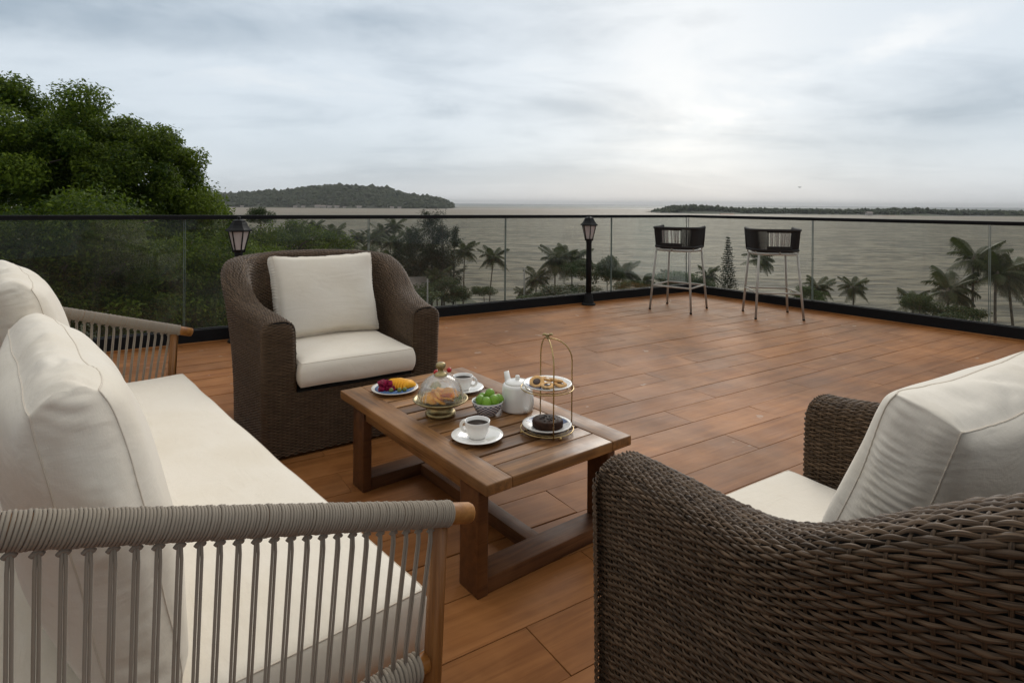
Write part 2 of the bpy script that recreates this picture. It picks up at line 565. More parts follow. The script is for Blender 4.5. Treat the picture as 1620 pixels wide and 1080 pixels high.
def glass_pane_mat():
    m, t, p, out = new_mat('rail_glass')
    t.n.remove(p)
    tc = t.node('ShaderNodeTexCoord').outputs['Object']
    v, rnd = rnd_coords(t)
    streak = t.noise(t.mapping(v, (9.0, 9.0, 0.9)), 1.0, 5, 0.65, 0.2)
    smear = t.noise(v, 2.3, 5, 0.62, 0.7)
    drops = t.node('ShaderNodeTexVoronoi', feature='F1')
    t.put(drops.inputs['Vector'], v)
    drops.inputs['Scale'].default_value = 34.0
    dr = t.step(drops.outputs['Distance'], 0.05, 0.11, 1.0, 0.0)
    keep = t.step(t.noise(v, 5.0, 2, 0.5), 0.52, 0.68)
    dirt = t.math('ADD', t.math('MULTIPLY', t.step(streak, 0.50, 0.80), 0.045), t.math('MULTIPLY', t.step(smear, 0.42, 0.78), 0.045))
    dirt = t.math('ADD', dirt, t.math('MULTIPLY', t.math('MULTIPLY', dr, keep), 0.16))
    dirt = t.math('ADD', dirt, 0.016)
    tr = t.node('ShaderNodeBsdfTransparent')
    t.put(tr.inputs['Color'], (0.878, 0.876, 0.852, 1))
    gl = t.node('ShaderNodeBsdfGlossy')
    gl.inputs['Roughness'].default_value = 0.015
    gl.inputs['Color'].default_value = (0.95, 0.98, 0.95, 1)
    fr = t.node('ShaderNodeFresnel')
    fr.inputs['IOR'].default_value = 1.45
    mx = t.node('ShaderNodeMixShader')
    t.put(mx.inputs[0], t.math('MULTIPLY', fr.outputs[0], 0.36))
    t.l.new(tr.outputs[0], mx.inputs[1])
    t.l.new(gl.outputs[0], mx.inputs[2])
    df = t.node('ShaderNodeBsdfDiffuse')
    df.inputs['Color'].default_value = (0.50, 0.52, 0.48, 1)
    mx2 = t.node('ShaderNodeMixShader')
    t.put(mx2.inputs[0], dirt)
    t.l.new(mx.outputs[0], mx2.inputs[1])
    t.l.new(df.outputs[0], mx2.inputs[2])
    t.l.new(mx2.outputs[0], out.inputs['Surface'])
    return m


rail_glass = glass_pane_mat()
edge_glass = plain('glass_edge', (0.17, 0.21, 0.185), 0.3, var=0.2, vscale=5)


def sea_mat():
    m, t, p, out = new_mat('sea_water')
    g = t.node('ShaderNodeNewGeometry').outputs['Position']
    dist = t.vmath('LENGTH', g)
    wv = t.mapping(g, (0.42, 1.0, 1.0), (0, 0, 0.22))
    w1 = t.noise(wv, 0.30, 4, 0.6, 0.5)
    w2 = t.noise(wv, 0.075, 3, 0.55, 0.4)
    patch = t.noise(t.mapping(g, (0.35, 1.0, 1.0), (0, 0, 0.1)), 0.006, 4, 0.6, 0.4)
    c = t.mix(t.step(patch, 0.35, 0.65), (0.188, 0.166, 0.115), (0.245, 0.218, 0.156))
    w3 = t.noise(t.mapping(g, (0.30, 1.0, 1.0), (0, 0, -0.15)), 0.16, 3, 0.6, 0.8)
    c = t.mix(t.step(t.math('ADD', t.math('MULTIPLY', w1, 0.45), t.math('ADD', t.math('MULTIPLY', w2, 0.2), t.math('MULTIPLY', w3, 0.35))), 0.43, 0.57), (0.062, 0.058, 0.040), c)
    # muddy shallows of the estuary and white water of the bar beyond it
    sp = t.node('ShaderNodeSeparateXYZ')
    t.l.new(g, sp.inputs[0])
    y = sp.outputs[1]
    shal = t.math('MULTIPLY', t.step(y, 700, 1300), t.step(y, 2300, 2700, 1.0, 0.0))
    c = t.mix(t.math('MULTIPLY', shal, 0.75), c, (0.215, 0.175, 0.125))
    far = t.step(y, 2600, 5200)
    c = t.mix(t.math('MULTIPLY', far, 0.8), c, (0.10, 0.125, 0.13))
    fm = t.noise(t.mapping(g, (0.10, 1.0, 1.0), (0, 0, 0.05)), 0.0075, 4, 0.65, 0.6)
    foam = t.math('MULTIPLY', t.step(fm, 0.54, 0.62), t.math('MULTIPLY', t.step(y, 1900, 2500), t.step(y, 5200, 8000, 1.0, 0.0)))
    cap = t.math('MULTIPLY', t.step(t.noise(t.mapping(g, (0.25, 1.0, 1.0), (0, 0, 0.2)), 0.22, 5, 0.7), 0.70, 0.76), 0.5)
    c = t.mix(t.math('MAXIMUM', t.math('MULTIPLY', foam, 0.8), cap), c, (0.62, 0.62, 0.60))
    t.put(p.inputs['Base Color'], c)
    p.inputs['Roughness'].default_value = 0.6
    p.inputs['Specular IOR Level'].default_value = 0.10
    h = t.math('ADD', t.math('MULTIPLY', w1, 0.5), t.math('ADD', t.math('MULTIPLY', w2, 1.1), t.math('MULTIPLY', w3, 0.8)))
    t.put(p.inputs['Normal'], t.bump(h, 0.9, 1.6))
    return m


sea_water = sea_mat()
soil = plain('hillside_soil', (0.055, 0.060, 0.026), 0.95, 0, 0.5, 0.25, 0.5, 1.0)
bark = plain('bark', (0.085, 0.066, 0.048), 0.9, 0, 0.4, 4.0, 0.8, 20)
palm_bark = plain('palm_bark', (0.16, 0.13, 0.10), 0.9, 0, 0.35, 3.0, 0.6, 12)
near_leaf = leaf_mat('broad_leaf', (0.016, 0.042, 0.006), (0.180, 0.235, 0.022), 0.25, 0.55)
mid_leaf = leaf_mat('bush_leaf', (0.020, 0.040, 0.010), (0.078, 0.115, 0.028), 0.25, 0.55, 0.4)
palm_leaf = leaf_mat('palm_leaf', (0.022, 0.034, 0.012), (0.085, 0.098, 0.036), 0.2, 0.5, 0.3)
needle_leaf = leaf_mat('needle_leaf', (0.016, 0.028, 0.014), (0.045, 0.060, 0.030), 0.2, 0.6, 0.2)
far_leaf = leaf_mat('far_woods_leaf', (0.020, 0.030, 0.014), (0.050, 0.060, 0.028), 0.0, 0.9, 0.1)

# ================================================================= SETTING
SEA_Z = -20.0


def shore(az):
    """distance along Y of the waterline for an azimuth in degrees"""
    return float(np.interp(az, [-50, -14, -9, -5, 0, 10, 22, 40, 60], [240, 215, 175, 140, 124, 116, 106, 84, 60]))


def ground_z(x, y):
    az = math.degrees(math.atan2(x, max(y, 0.1)))
    s = shore(az)
    k = (y - 9.0) / (s - 9.0)
    k = 1 - max(0.0, 1 - k) ** 2.0 if k < 1 else k
    return -4.5 + (SEA_Z + 4.5) * k


def build_setting():
    # sea out to the horizon
    mb = MB()
    R = 30000.0
    xs = [-R, -12000, -3000, -700, 0, 700, 3000, 12000, R]
    ys = [20, 120, 400, 1500, 5000, 15000, R]
    P = np.array([[(x, y, SEA_Z) for x in xs] for y in ys])
    mb.grid(P[::-1])
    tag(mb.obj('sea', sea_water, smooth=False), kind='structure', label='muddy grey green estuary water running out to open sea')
    # hillside between the terrace and the shore
    mb = MB()
    nx, ny = 50, 40
    P = np.zeros((ny, nx, 3))
    for j in range(ny):
        for i in range(nx):
            az = -62 + 124 * i / (nx - 1)
            s = shore(az)
            y = 1.0 + (s * 1.12 - 1.0) * (j / (ny - 1)) ** 1.3
            x = y * math.tan(math.radians(az))
            z = ground_z(x, y) + 0.5 * mnoise.noise((x * 0.12, y * 0.12, 0)) + (0 if y > 9 else -0.2)
            P[j, i] = (x, y, min(z, -3.2))
    mb.grid(P.transpose(1, 0, 2))
    tag(mb.obj('hillside', soil), kind='structure', label='planted slope falling from the terrace to the shore')


build_setting()

# ================================================================= TERRACE
TL = np.array([-2.79, 5.21])
DL = np.array([math.cos(math.radians(31.65)), math.sin(math.radians(31.65))])
TC = np.array([2.50, 8.47])
DR = np.array([math.cos(math.radians(-51.9)), math.sin(math.radians(-51.9))])
NL = np.array([-DL[1], DL[0]])     # outward normals
NR = np.array([-DR[1], DR[0]])


def clip_poly(poly, p, n):
    """keep the side where (q - p).n <= 0"""
    out = []
    for i in range(len(poly)):
        a, b = poly[i], poly[(i + 1) % len(poly)]
        da, db = (a - p).dot(n), (b - p).dot(n)
        if da <= 0:
            out.append(a)
        if (da < 0 < db) or (db < 0 < da):
            out.append(a + (b - a) * (da / (da - db)))
    return out


def build_deck():
    # body of the terrace
    outer = [TL - DL * 5.0 + NL * 0.22, TC + NL * 0.22 + NR * 0.22 - DL * 0.02, TC + DR * 10.5 + NR * 0.22]
    outer += [np.array([outer[2][0], -5.0]), np.array([outer[0][0], -5.0])]
    n = len(outer)
    mb = MB()
    v = [(p[0], p[1], -0.016) for p in outer] + [(p[0], p[1], -4.0) for p in outer]
    f = [tuple(range(n - 1, -1, -1)), tuple(range(n, 2 * n))] + [(i, (i + 1) % n, n + (i + 1) % n, n + i) for i in range(n)]
    mb.add(v, f)
    floor = tag(mb.obj('deck_floor', slab_mat, smooth=False), kind='structure', label='terrace floor of reddish brown wood planks')
    ang = math.radians(32.7)
    e = np.array([math.cos(ang), math.sin(ang)])
    nn = np.array([-math.sin(ang), math.cos(ang)])
    W, L, gap = 0.2165, 1.2, 0.0016
    rr = random.Random(5)
    for r in range(-14, 21):
        n0 = 2.108 + r * W
        off = 3.94 + (0.0 if r % 2 else 0.55) + (rr.uniform(-0.16, 0.16) if r not in (-1, 1) else 0)
        for j in range(-7, 4):
            e0 = off + j * L
            e1 = e0 + L
            cen = e * (e0 + e1) / 2 + nn * (n0 + W / 2)
            if cen[1] < -1.6 or cen[0] < -6.5:
                continue
            # leave out the planks that lie far behind the lens
            if cen[1] < 0.2 and abs(cen[0]) > 1.8:
                continue
            gg = gap / 2
            gg += rr.choice((0, 0, 0, 0, 0.0008, 0.0014, 0.0026))
            corners = [(e0 + gap / 2, n0 + gg), (e1 - gap / 2, n0 + gg), (e1 - gap / 2, n0 + W - gap / 2), (e0 + gap / 2, n0 + W - gap / 2)]
            poly = [e * a + nn * b for a, b in corners]
            poly = clip_poly(poly, TL + NL * 0.16, NL)
            if len(poly) >= 3:
                poly = clip_poly(poly, TC + NR * 0.16, NR)
            if len(poly) < 3:
                continue
            loc = [((p - cen).dot(e), (p - cen).dot(nn)) for p in poly]
            cx = sum(p[0] for p in loc) / len(loc)
            cy = sum(p[1] for p in loc) / len(loc)
            zj = rr.uniform(-0.0008, 0.0008)
            tilt = rr.uniform(-0.0012, 0.0012)

            def ring(inset, z):
                o = []
                for (a, b) in loc:
                    dx, dy = a - cx, b - cy
                    o.append((a - math.copysign(min(inset, abs(dx) * 0.5), dx), b - math.copysign(min(inset, abs(dy) * 0.5), dy), z + zj + tilt * (b / 0.1)))
                return o
            k = len(loc)
            v = ring(0, -0.03) + ring(0, -0.0010) + ring(0.0013, 0.0)
            f = []
            for lv in range(2):
                for i in range(k):
                    i2 = (i + 1) % k
                    f.append((lv * k + i, lv * k + i2, (lv + 1) * k + i2, (lv + 1) * k + i))
            f.append(tuple(2 * k + i for i in range(k)))
            pm = MB()
            pm.add(v, f)
            pm.obj('plank', plank_mat, floor, smooth=False, loc=(cen[0], cen[1], 0), rot=(0, 0, ang))
    return floor


build_deck()


def build_rail(base, d, n, t0, t1, joints, label, ztop0, ztop1, miter0, miter1):
    ang = math.atan2(d[1], d[0])
    root = empty('glass_railing', (base[0], base[1], 0), ang, label, 'railing', 'glass railings round the terrace')
    # local: x along the run, +y outward. channel
    def prof_run(name, prof, mat, y_off=0.0, zfun=None, smooth=False, bevel_pts=None):
        mb = MB()
        k = len(prof)
        v = []
        for xx, sh in ((t0, miter0), (t1, miter1)):
            for (y, z) in prof:
                zz = z + (zfun(xx) if zfun else 0)
                v.append((xx + sh * (y + y_off), y + y_off, zz))
        f = [(i, (i + 1) % k, k + (i + 1) % k, k + i) for i in range(k)]
        f += [tuple(range(k - 1, -1, -1)), tuple(range(k, 2 * k))]
        mb.add(v, f)
        o = mb.obj(name, mat, root, smooth=smooth)
        bm = bmesh.new()
        bm.from_mesh(o.data)
        bmesh.ops.recalc_face_normals(bm, faces=bm.faces)
        bm.to_mesh(o.data)
        bm.free()
        return o
    prof_run('base_channel', [(0, 0.012), (0.004, 0.112), (0.010, 0.118), (0.040, 0.118), (0.040, 0.100), (0.062, 0.100), (0.062, 0.118), (0.098, 0.118), (0.102, 0.112), (0.102, -0.02), (0.0, -0.02)], black_metal)
    prof_run('skirting_trim', [(-0.022, 0.0), (-0.022, 0.010), (-0.018, 0.014), (-0.0015, 0.014), (-0.0015, 0.0)], plank_mat)
    zf = lambda x: ztop0 + (ztop1 - ztop0) * (x - t0) / (t1 - t0)
    prof_run('handrail', [(0.024, -0.038), (0.024, -0.006), (0.029, 0.0), (0.073, 0.0), (0.078, -0.006), (0.078, -0.038), (0.060, -0.038), (0.060, -0.02), (0.042, -0.02), (0.042, -0.038)], black_metal, zfun=zf)
    for a, b in zip(joints[:-1], joints[1:]):
        g = 0.006
        za, zb = zf(a) - 0.022, zf(b) - 0.022
        mb = MB()
        x0, x1, y0, y1, z0 = a + g, b - g, 0.0455, 0.0565, 0.104
        mb.add([(x0, y0, z0), (x1, y0, z0), (x1, y1, z0), (x0, y1, z0), (x0, y0, za), (x1, y0, zb), (x1, y1, zb), (x0, y1, za)],
               [(0, 3, 2, 1), (4, 5, 6, 7), (0, 1, 5, 4), (2, 3, 7, 6)])
        p = mb.obj('glass_pane', rail_glass, root, smooth=False)
        for xe, zz in ((x0, za), (x1, zb)):
            em = MB()
            em.box((xe - 0.0022, y0 - 0.0004, z0 + 0.016), (xe + 0.0022, y1 + 0.0004, zz - 0.018))
            em.obj('polished_edge', edge_glass, p, smooth=False)
        gm = MB()
        gm.box((x0, 0.0405, 0.114), (x1, 0.0450, 0.123))
        gm.obj('gasket', black_metal, p, smooth=False)
    return root


build_rail(TL, DL, NL, -5.0, 6.214, [-4.95, -3.30, -1.69, -0.053, 1.594, 3.223, 4.836, 6.252],
           'long glass railing with a black handrail, behind the left armchair', 1.142, 1.104, 0.0, math.tan(math.radians((31.65 + 51.9) / 2)))
build_rail(TC, DR, NR, 0.0, 10.0, [-0.035, 1.72, 3.42, 5.12, 6.8, 8.4, 9.95],
           'shorter glass railing with a black handrail, beside the two bar stools', 1.104, 1.125, -math.tan(math.radians((31.65 + 51.9) / 2)), 0.0)


# ---------------------------------------------------------------- lamp posts
def build_lamp(loc, rz, label):
    r = empty('lamp_post', (*loc, 0), rz, label, 'lamp', 'black lantern posts along the railing')
    mb = MB()
    mb.lathe([(0.085, 0.0), (0.088, 0.012), (0.080, 0.022), (0.066, 0.026), (0.060, 0.060), (0.052, 0.110), (0.046, 0.135), (0.048, 0.145), (0.040, 0.150)], 20)
    mb.obj('base', lamp_black, r, smooth=False)
    mb = MB()
    mb.lathe([(0.0345, 0.149), (0.0345, 0.50), (0.033, 0.76), (0.036, 0.775), (0.036, 0.79), (0.028, 0.80)], 16)
    mb.obj('post', lamp_black, r)
    h = 6
    zb, zt, rb, rt = 0.815, 0.985, 0.048, 0.088
    mb = MB()
    mb.lathe([(0.020, 0.790), (0.040, 0.796), (0.050, 0.806), (0.052, 0.814), (0.044, 0.818)], 6)
    for i in range(h):
        a = i * 2 * PI / h
        mb.tube([(rb * math.cos(a), rb * math.sin(a), zb), (rt * math.cos(a), rt * math.sin(a), zt)], 0.0062, 5)
        a2 = a + 2 * PI / h
        mb.tube([(rt * math.cos(a), rt * math.sin(a), zt), (rt * math.cos(a2), rt * math.sin(a2), zt)], 0.006, 5)
        # small scroll feet where the frame leaves the post
        mb.tube([(0.030 * math.cos(a), 0.030 * math.sin(a), 0.795), (0.050 * math.cos(a), 0.050 * math.sin(a), 0.800), (rb * 1.05 * math.cos(a), rb * 1.05 * math.sin(a), 0.83)], 0.006, 5)
    mb.obj('lantern_frame', lamp_black, r, smooth=False)
    for i in range(h):
        a, a2 = i * 2 * PI / h, (i + 1) * 2 * PI / h
        k = 0.955
        p = MB()
        v = []
        for (rr, z) in ((rb * k, zb + 0.004), (rt * k, zt - 0.003)):
            for aa in (a, a2):
                v.append((rr * math.cos(aa), rr * math.sin(aa), z))
        vi = [(x * 0.97, y * 0.97, z) for x, y, z in v]
        p.add(v + vi, [(0, 1, 3, 2), (4, 6, 7, 5), (0, 4, 5, 1), (2, 3, 7, 6), (0, 2, 6, 4), (1, 5, 7, 3)])
        p.obj('frosted_pane', frost_mat, r, smooth=False)
    mb = MB()
    mb.lathe([(0.098, 0.982), (0.112, 0.984), (0.110, 0.996), (0.090, 1.012), (0.074, 1.034), (0.062, 1.062), (0.055, 1.066), (0.055, 1.078), (0.030, 1.086), (0.012, 1.092)], 6)
    mb.obj('roof_cap', lamp_black, r, smooth=False)
    mb = MB()
    mb.lathe([(0.008, 1.088), (0.010, 1.094), (0.015, 1.100), (0.014, 1.108), (0.006, 1.115), (0.0, 1.118)], 10)
    mb.obj('finial', lamp_black, r)
    return r


def frost():
    m, t, p, out = new_mat('frosted_pane')
    t.put(p.inputs['Base Color'], (0.86, 0.82, 0.80))
    p.inputs['Roughness'].default_value = 0.5
    tr = t.node('ShaderNodeBsdfTranslucent')
    tr.inputs['Color'].default_value = (0.90, 0.86, 0.84, 1)
    mx = t.node('ShaderNodeMixShader')
    mx.inputs[0].default_value = 0.5
    t.l.new(p.outputs[0], mx.inputs[1])
    t.l.new(tr.outputs[0], mx.inputs[2])
    t.l.new(mx.outputs[0], out.inputs['Surface'])
    return m


frost_mat = frost()
lamp1_t = 0.36
lp = at_y(377, 500, 5.33)
build_lamp((lp.x, lp.y), 0.30, 'black lantern post with frosted panes, behind the wicker armchair')
lp = at_y(931, 482, 7.41)
build_lamp((lp.x, lp.y), 0.62, 'black lantern post with frosted panes, standing on the open deck by the railing')


# ---------------------------------------------------------------- bar stools
def build_stool(feet, label, flip):
    """feet: near-left, near-right, far-right, far-left ground points"""
    c = sum((Vector((p[0], p[1], 0)) for p in feet), Vector()) / 4
    ax = Vector((feet[1][0] - feet[0][0], feet[1][1] - feet[0][1], 0)).normalized()
    rz = math.atan2(ax.y, ax.x)
    r = empty('bar_stool', c, rz, label, 'bar stool', 'bar stools facing the sea')
    fx, tx = 0.252, 0.205
    fy, ty = 0.252, 0.195
    zs = 0.70
    for sx, sy in ((-1, -1), (1, -1), (1, 1), (-1, 1)):
        mb = MB()
        mb.tube([(sx * fx, sy * fy, 0.006), (sx * tx, sy * ty, zs)], 0.0125, 10)
        lg = mb.obj('leg', stool_metal, r)
        fm = MB()
        fm.lathe([(0.0135, 0.0), (0.0145, 0.004), (0.0145, 0.014), (0.0128, 0.016)], 10, (sx * fx, sy * fy, 0))
        fm.obj('foot_cap', lamp_black, lg)
    zf = 0.285
    k = zf / zs
    qx, qy = fx + (tx - fx) * k, fy + (ty - fy) * k
    cs = [(-qx, -qy), (qx, -qy), (qx, qy), (-qx, qy)]
    for i in range(4):
        a, b = cs[i], cs[(i + 1) % 4]
        mb = MB()
        mb.tube([(*a, zf), (*b, zf)], 0.0105, 8)
        mb.obj('footrest_bar', stool_metal, r)
    # seat ring and woven seat
    def u_path(n, w, dpt, rad=3.2, z=0.0, full=False):
        pts = []
        for i in range(n + 1):
            th = PI + PI * i / n
            cx, sx_ = math.cos(th), math.sin(th)
            pts.append((w * math.copysign(abs(cx) ** (2 / rad), cx), dpt * math.copysign(abs(sx_) ** (2 / rad), sx_), z))
        return pts
    ring = [(0.235 * math.copysign(abs(math.cos(a)) ** 0.6, math.cos(a)), 0.222 * math.copysign(abs(math.sin(a)) ** 0.6, math.sin(a)), 0.712) for a in np.linspace(0, 2 * PI, 40, endpoint=False)]
    mb = MB()
    mb.tube(ring, 0.0135, 8, closed=True)
    mb.obj('seat_ring', stool_metal, r)
    mb = MB()
    mb.lathe([(0.0, 0.716), (0.10, 0.716), (0.2, 0.720), (0.215, 0.728), (0.205, 0.736), (0.1, 0.738), (0.0, 0.738)], 36)
    for a in mb.v:
        a[:, 0] *= 1.04
    mb.obj('seat', dark_rope, r)
    # curved backrest: two wrapped rims, dense charcoal cord at both sides, grey cords in the middle
    zb, zt = 0.752, 0.975
    low = np.array(u_path(60, 0.245, 0.235, z=zb))
    top = np.array(u_path(60, 0.262, 0.262, z=zt))
    low[:, 1] += 0.0
    ext_low = np.vstack([[(-0.245, 0.12, zb)], low, [(0.245, 0.12, zb)]])
    ext_top = np.vstack([[(-0.262, 0.13, zt + 0.012)], top, [(0.262, 0.13, zt + 0.012)]])
    mb = MB()
    mb.tube(ext_low, 0.015, 10)
    mb.tube(ext_top, 0.015, 10)
    mb.tube([ext_low[0], ext_top[0]], 0.015, 10)
    mb.tube([ext_low[-1], ext_top[-1]], 0.015, 10)
    mb.obj('back_frame', dark_rope, r)

    def resample(pts, n):
        s = np.concatenate([[0], np.cumsum(np.linalg.norm(np.diff(pts, axis=0), axis=1))])
        q = np.linspace(0, s[-1], n)
        return np.stack([np.interp(q, s, pts[:, i]) for i in range(3)], 1)
    n = 96
    A, B = resample(ext_low, n), resample(ext_top, n)
    rr = random.Random(3 if flip else 4)
    mid0, mid1 = int(n * 0.40), int(n * 0.60)
    for lo_, hi_ in ((0, mid0), (mid1 + 1, n)):
        side = MB()
        for i in range(lo_, hi_):
            side.tube([A[i], (A[i] + B[i]) / 2, B[i]], 0.0053, 5, caps=False)
        tag(side.obj('woven_side', dark_rope, r), kind='stuff')
    # the dark band wraps the lower edge of the window in the middle
    for z_, rad in ((0.772, 0.012), (0.79, 0.010), (0.958, 0.010)):
        f = (z_ - zb) / (zt - zb)
        blk = MB()
        blk.tube(A[mid0 - 2:mid1 + 3] * (1 - f) + B[mid0 - 2:mid1 + 3] * f, rad, 8)
        blk.obj('wrapped_rim', dark_rope, r)
    for i in range(mid0 + 1, mid1, 1):
        if rr.random() < 0.22:
            continue
        jit = rr.uniform(-0.003, 0.003)
        c_ = MB()
        a_, b_ = A[i] * 0.82 + B[i] * 0.18, A[i] * 0.07 + B[i] * 0.93
        c_.tube([a_ + (jit, 0, 0), (a_ + b_) / 2 + (jit * 0.5, -0.002, 0), b_], 0.0042, 5, caps=False)
        c_.obj('back_cord', grey_cord, r)
    # pegs that carry the backrest on the ring
    pg = MB()
    for i in (2, n // 4, n // 2, 3 * n // 4, n - 3):
        pg.tube([(A[i][0] * 0.98, A[i][1] * 0.98, 0.712), (A[i][0], A[i][1], zb)], 0.008, 6)
    pg.obj('back_peg', stool_metal, r)
    return r


build_stool([(1.685, 7.132), (2.081, 6.822), (2.356, 7.247), (1.914, 7.50)], 'bar stool with a charcoal rope back, in the corner of the railing', 0)
build_stool([(2.684, 6.548), (3.172, 6.496), (3.241, 6.989), (2.732, 7.05)], 'bar stool with a charcoal rope back, turned square to us, right of the corner', 1)


# ================================================================= CUSHIONS
def cushion_mesh(name, w, d, h, mat, bulge_t=0.04, bulge_b=0.01, round_=0.03, n=(40, 30, 10), pinch=0.02, side_bow=0.012, wrinkle=0.006, seed=0, corner_drop=0.0, sag=0.0, gusset_folds=0.0, fold_k=110.0):
    """box cushion. local: x width, y depth, z thickness (0..h). returns mesh and the two seam loops"""
    sd = seed * 13.7

    def shape(x, y, z):
        # x,y in [-1,1], z in [0,1]
        ex, ey = 1 - abs(x) ** 2.6, 1 - abs(y) ** 2.6
        rr = round_
        px = x * (w / 2)
        py = y * (d / 2)
        # edges pulled in between the corners
        px *= 1 - (pinch / (w / 2)) * (1 - abs(y) ** 2) * abs(x) ** 3 * -1 * 0 - (pinch / (w / 2)) * (1 - (1 - abs(y)) ** 0.5) * 0
        px += math.copysign(1, x) * abs(x) ** 4 * (-pinch) * ey * 0.6
        py += math.copysign(1, y) * abs(y) ** 4 * (-pinch) * ex * 0.6
        # gusset bows outward
        bow = side_bow * math.sin(PI * z)
        px += math.copysign(bow, x) * abs(x) ** 8
        py += math.copysign(bow, y) * abs(y) ** 8
        zt = h + bulge_t * (max(ex, 0) * max(ey, 0)) ** 0.75 - corner_drop * (abs(x) * abs(y)) ** 6
        zb = -bulge_b * (max(ex, 0) * max(ey, 0)) ** 0.75
        pz = zb + (zt - zb) * z
        return px, py, pz
    bm = bmesh.new()
    nx, ny, nz = n
    vmap = {}

    def tri(i, m):      # denser near the edges
        a = -1 + 2 * i / m
        return math.copysign(1 - (1 - abs(a)) ** 1.25, a)

    def vert(i, j, k):
        key = (i, j, k)
        if key in vmap:
            return vmap[key]
        x, y, z = tri(i, nx), tri(j, ny), (tri(k, nz) + 1) / 2
        p = Vector(shape(x, y, z))
        # round the arris
        cx, cy, cz = abs(x), abs(y), abs(2 * z - 1)
        q = p.copy()
        rx, ry, rz = round_ / (w / 2), round_ / (d / 2), round_ / (h / 2)
        fx = max(0, (cx - (1 - rx)) / rx) if rx < 1 else cx
        fy = max(0, (cy - (1 - ry)) / ry) if ry < 1 else cy
        fz = max(0, (cz - (1 - min(rz, 0.98))) / min(rz, 0.98))
        ln = math.sqrt(fx * fx + fy * fy + fz * fz)
        mx = max(fx, fy, fz)
        if ln > 1e-6:
            shrink = (1 - mx / ln) * round_
            q.x -= math.copysign(shrink * fx / ln, x) * 1.0
            q.y -= math.copysign(shrink * fy / ln, y) * 1.0
            q.z -= math.copysign(shrink * fz / ln, 2 * z - 1) * 0.8
        nv = mnoise.noise_vector((q.x * 5 + sd, q.y * 5, q.z * 7))
        q += nv * wrinkle
        if gusset_folds and max(cx, cy) > 0.97:
            s = q.y if cx > cy else q.x
            fold = (math.sin(s * fold_k + q.z * 40 + 5.0 * mnoise.noise((s * 7 + sd, q.z * 8, 3))) * (0.12 + 1.3 * mnoise.noise((s * 6 + sd, q.z * 7, 8.1))) + 0.5 * math.sin(s * 155 - q.z * 18 + sd) * mnoise.noise((s * 12, q.z * 8 + sd, 2.2))) * (0.25 + 0.75 * math.sin(PI * z))
            if cx > cy:
                q.x += math.copysign(gusset_folds * fold, x)
            else:
                q.y += math.copysign(gusset_folds * fold, y)
        v = bm.verts.new(q)
        vmap[key] = v
        return v
    for k in (0, nz):
        for i in range(nx):
            for j in range(ny):
                q = [vert(i, j, k), vert(i + 1, j, k), vert(i + 1, j + 1, k), vert(i, j + 1, k)]
                bm.faces.new(q if k else q[::-1])
    for j, s in ((0, 1), (ny, -1)):
        for i in range(nx):
            for k in range(nz):
                q = [vert(i, j, k), vert(i + 1, j, k), vert(i + 1, j, k + 1), vert(i, j, k + 1)]
                bm.faces.new(q[::s])
    for i, s in ((0, -1), (nx, 1)):
        for j in range(ny):
            for k in range(nz):
                q = [vert(i, j, k), vert(i, j + 1, k), vert(i, j + 1, k + 1), vert(i, j, k + 1)]
                bm.faces.new(q[::s])
    seams = []
    for k in (0, nz):
        loop = [vert(i, 0, k).co.copy() for i in range(nx)] + [vert(nx, j, k).co.copy() for j in range(ny)]
        loop += [vert(nx - i, ny, k).co.copy() for i in range(nx)] + [vert(0, ny - j, k).co.copy() for j in range(ny)]
        seams.append(loop)
    me = bpy.data.meshes.new(name)
    bm.to_mesh(me)
    bm.free()
    me.materials.append(mat)
    me.polygons.foreach_set('use_smooth', [True] * len(me.polygons))
    me.update()
    return me, seams


def add_cushion(name, parent, loc, rot, seam_r=0.0016, **kw):
    me, seams = cushion_mesh(name, mat=cream, **kw)
    o = link(name, me, parent, loc, rot)
    for s in seams:
        mb = MB()
        mb.tube([tuple(p) for p in s], seam_r, 6, closed=True)
        mb.obj('piping', seam_mat, o)
    return o


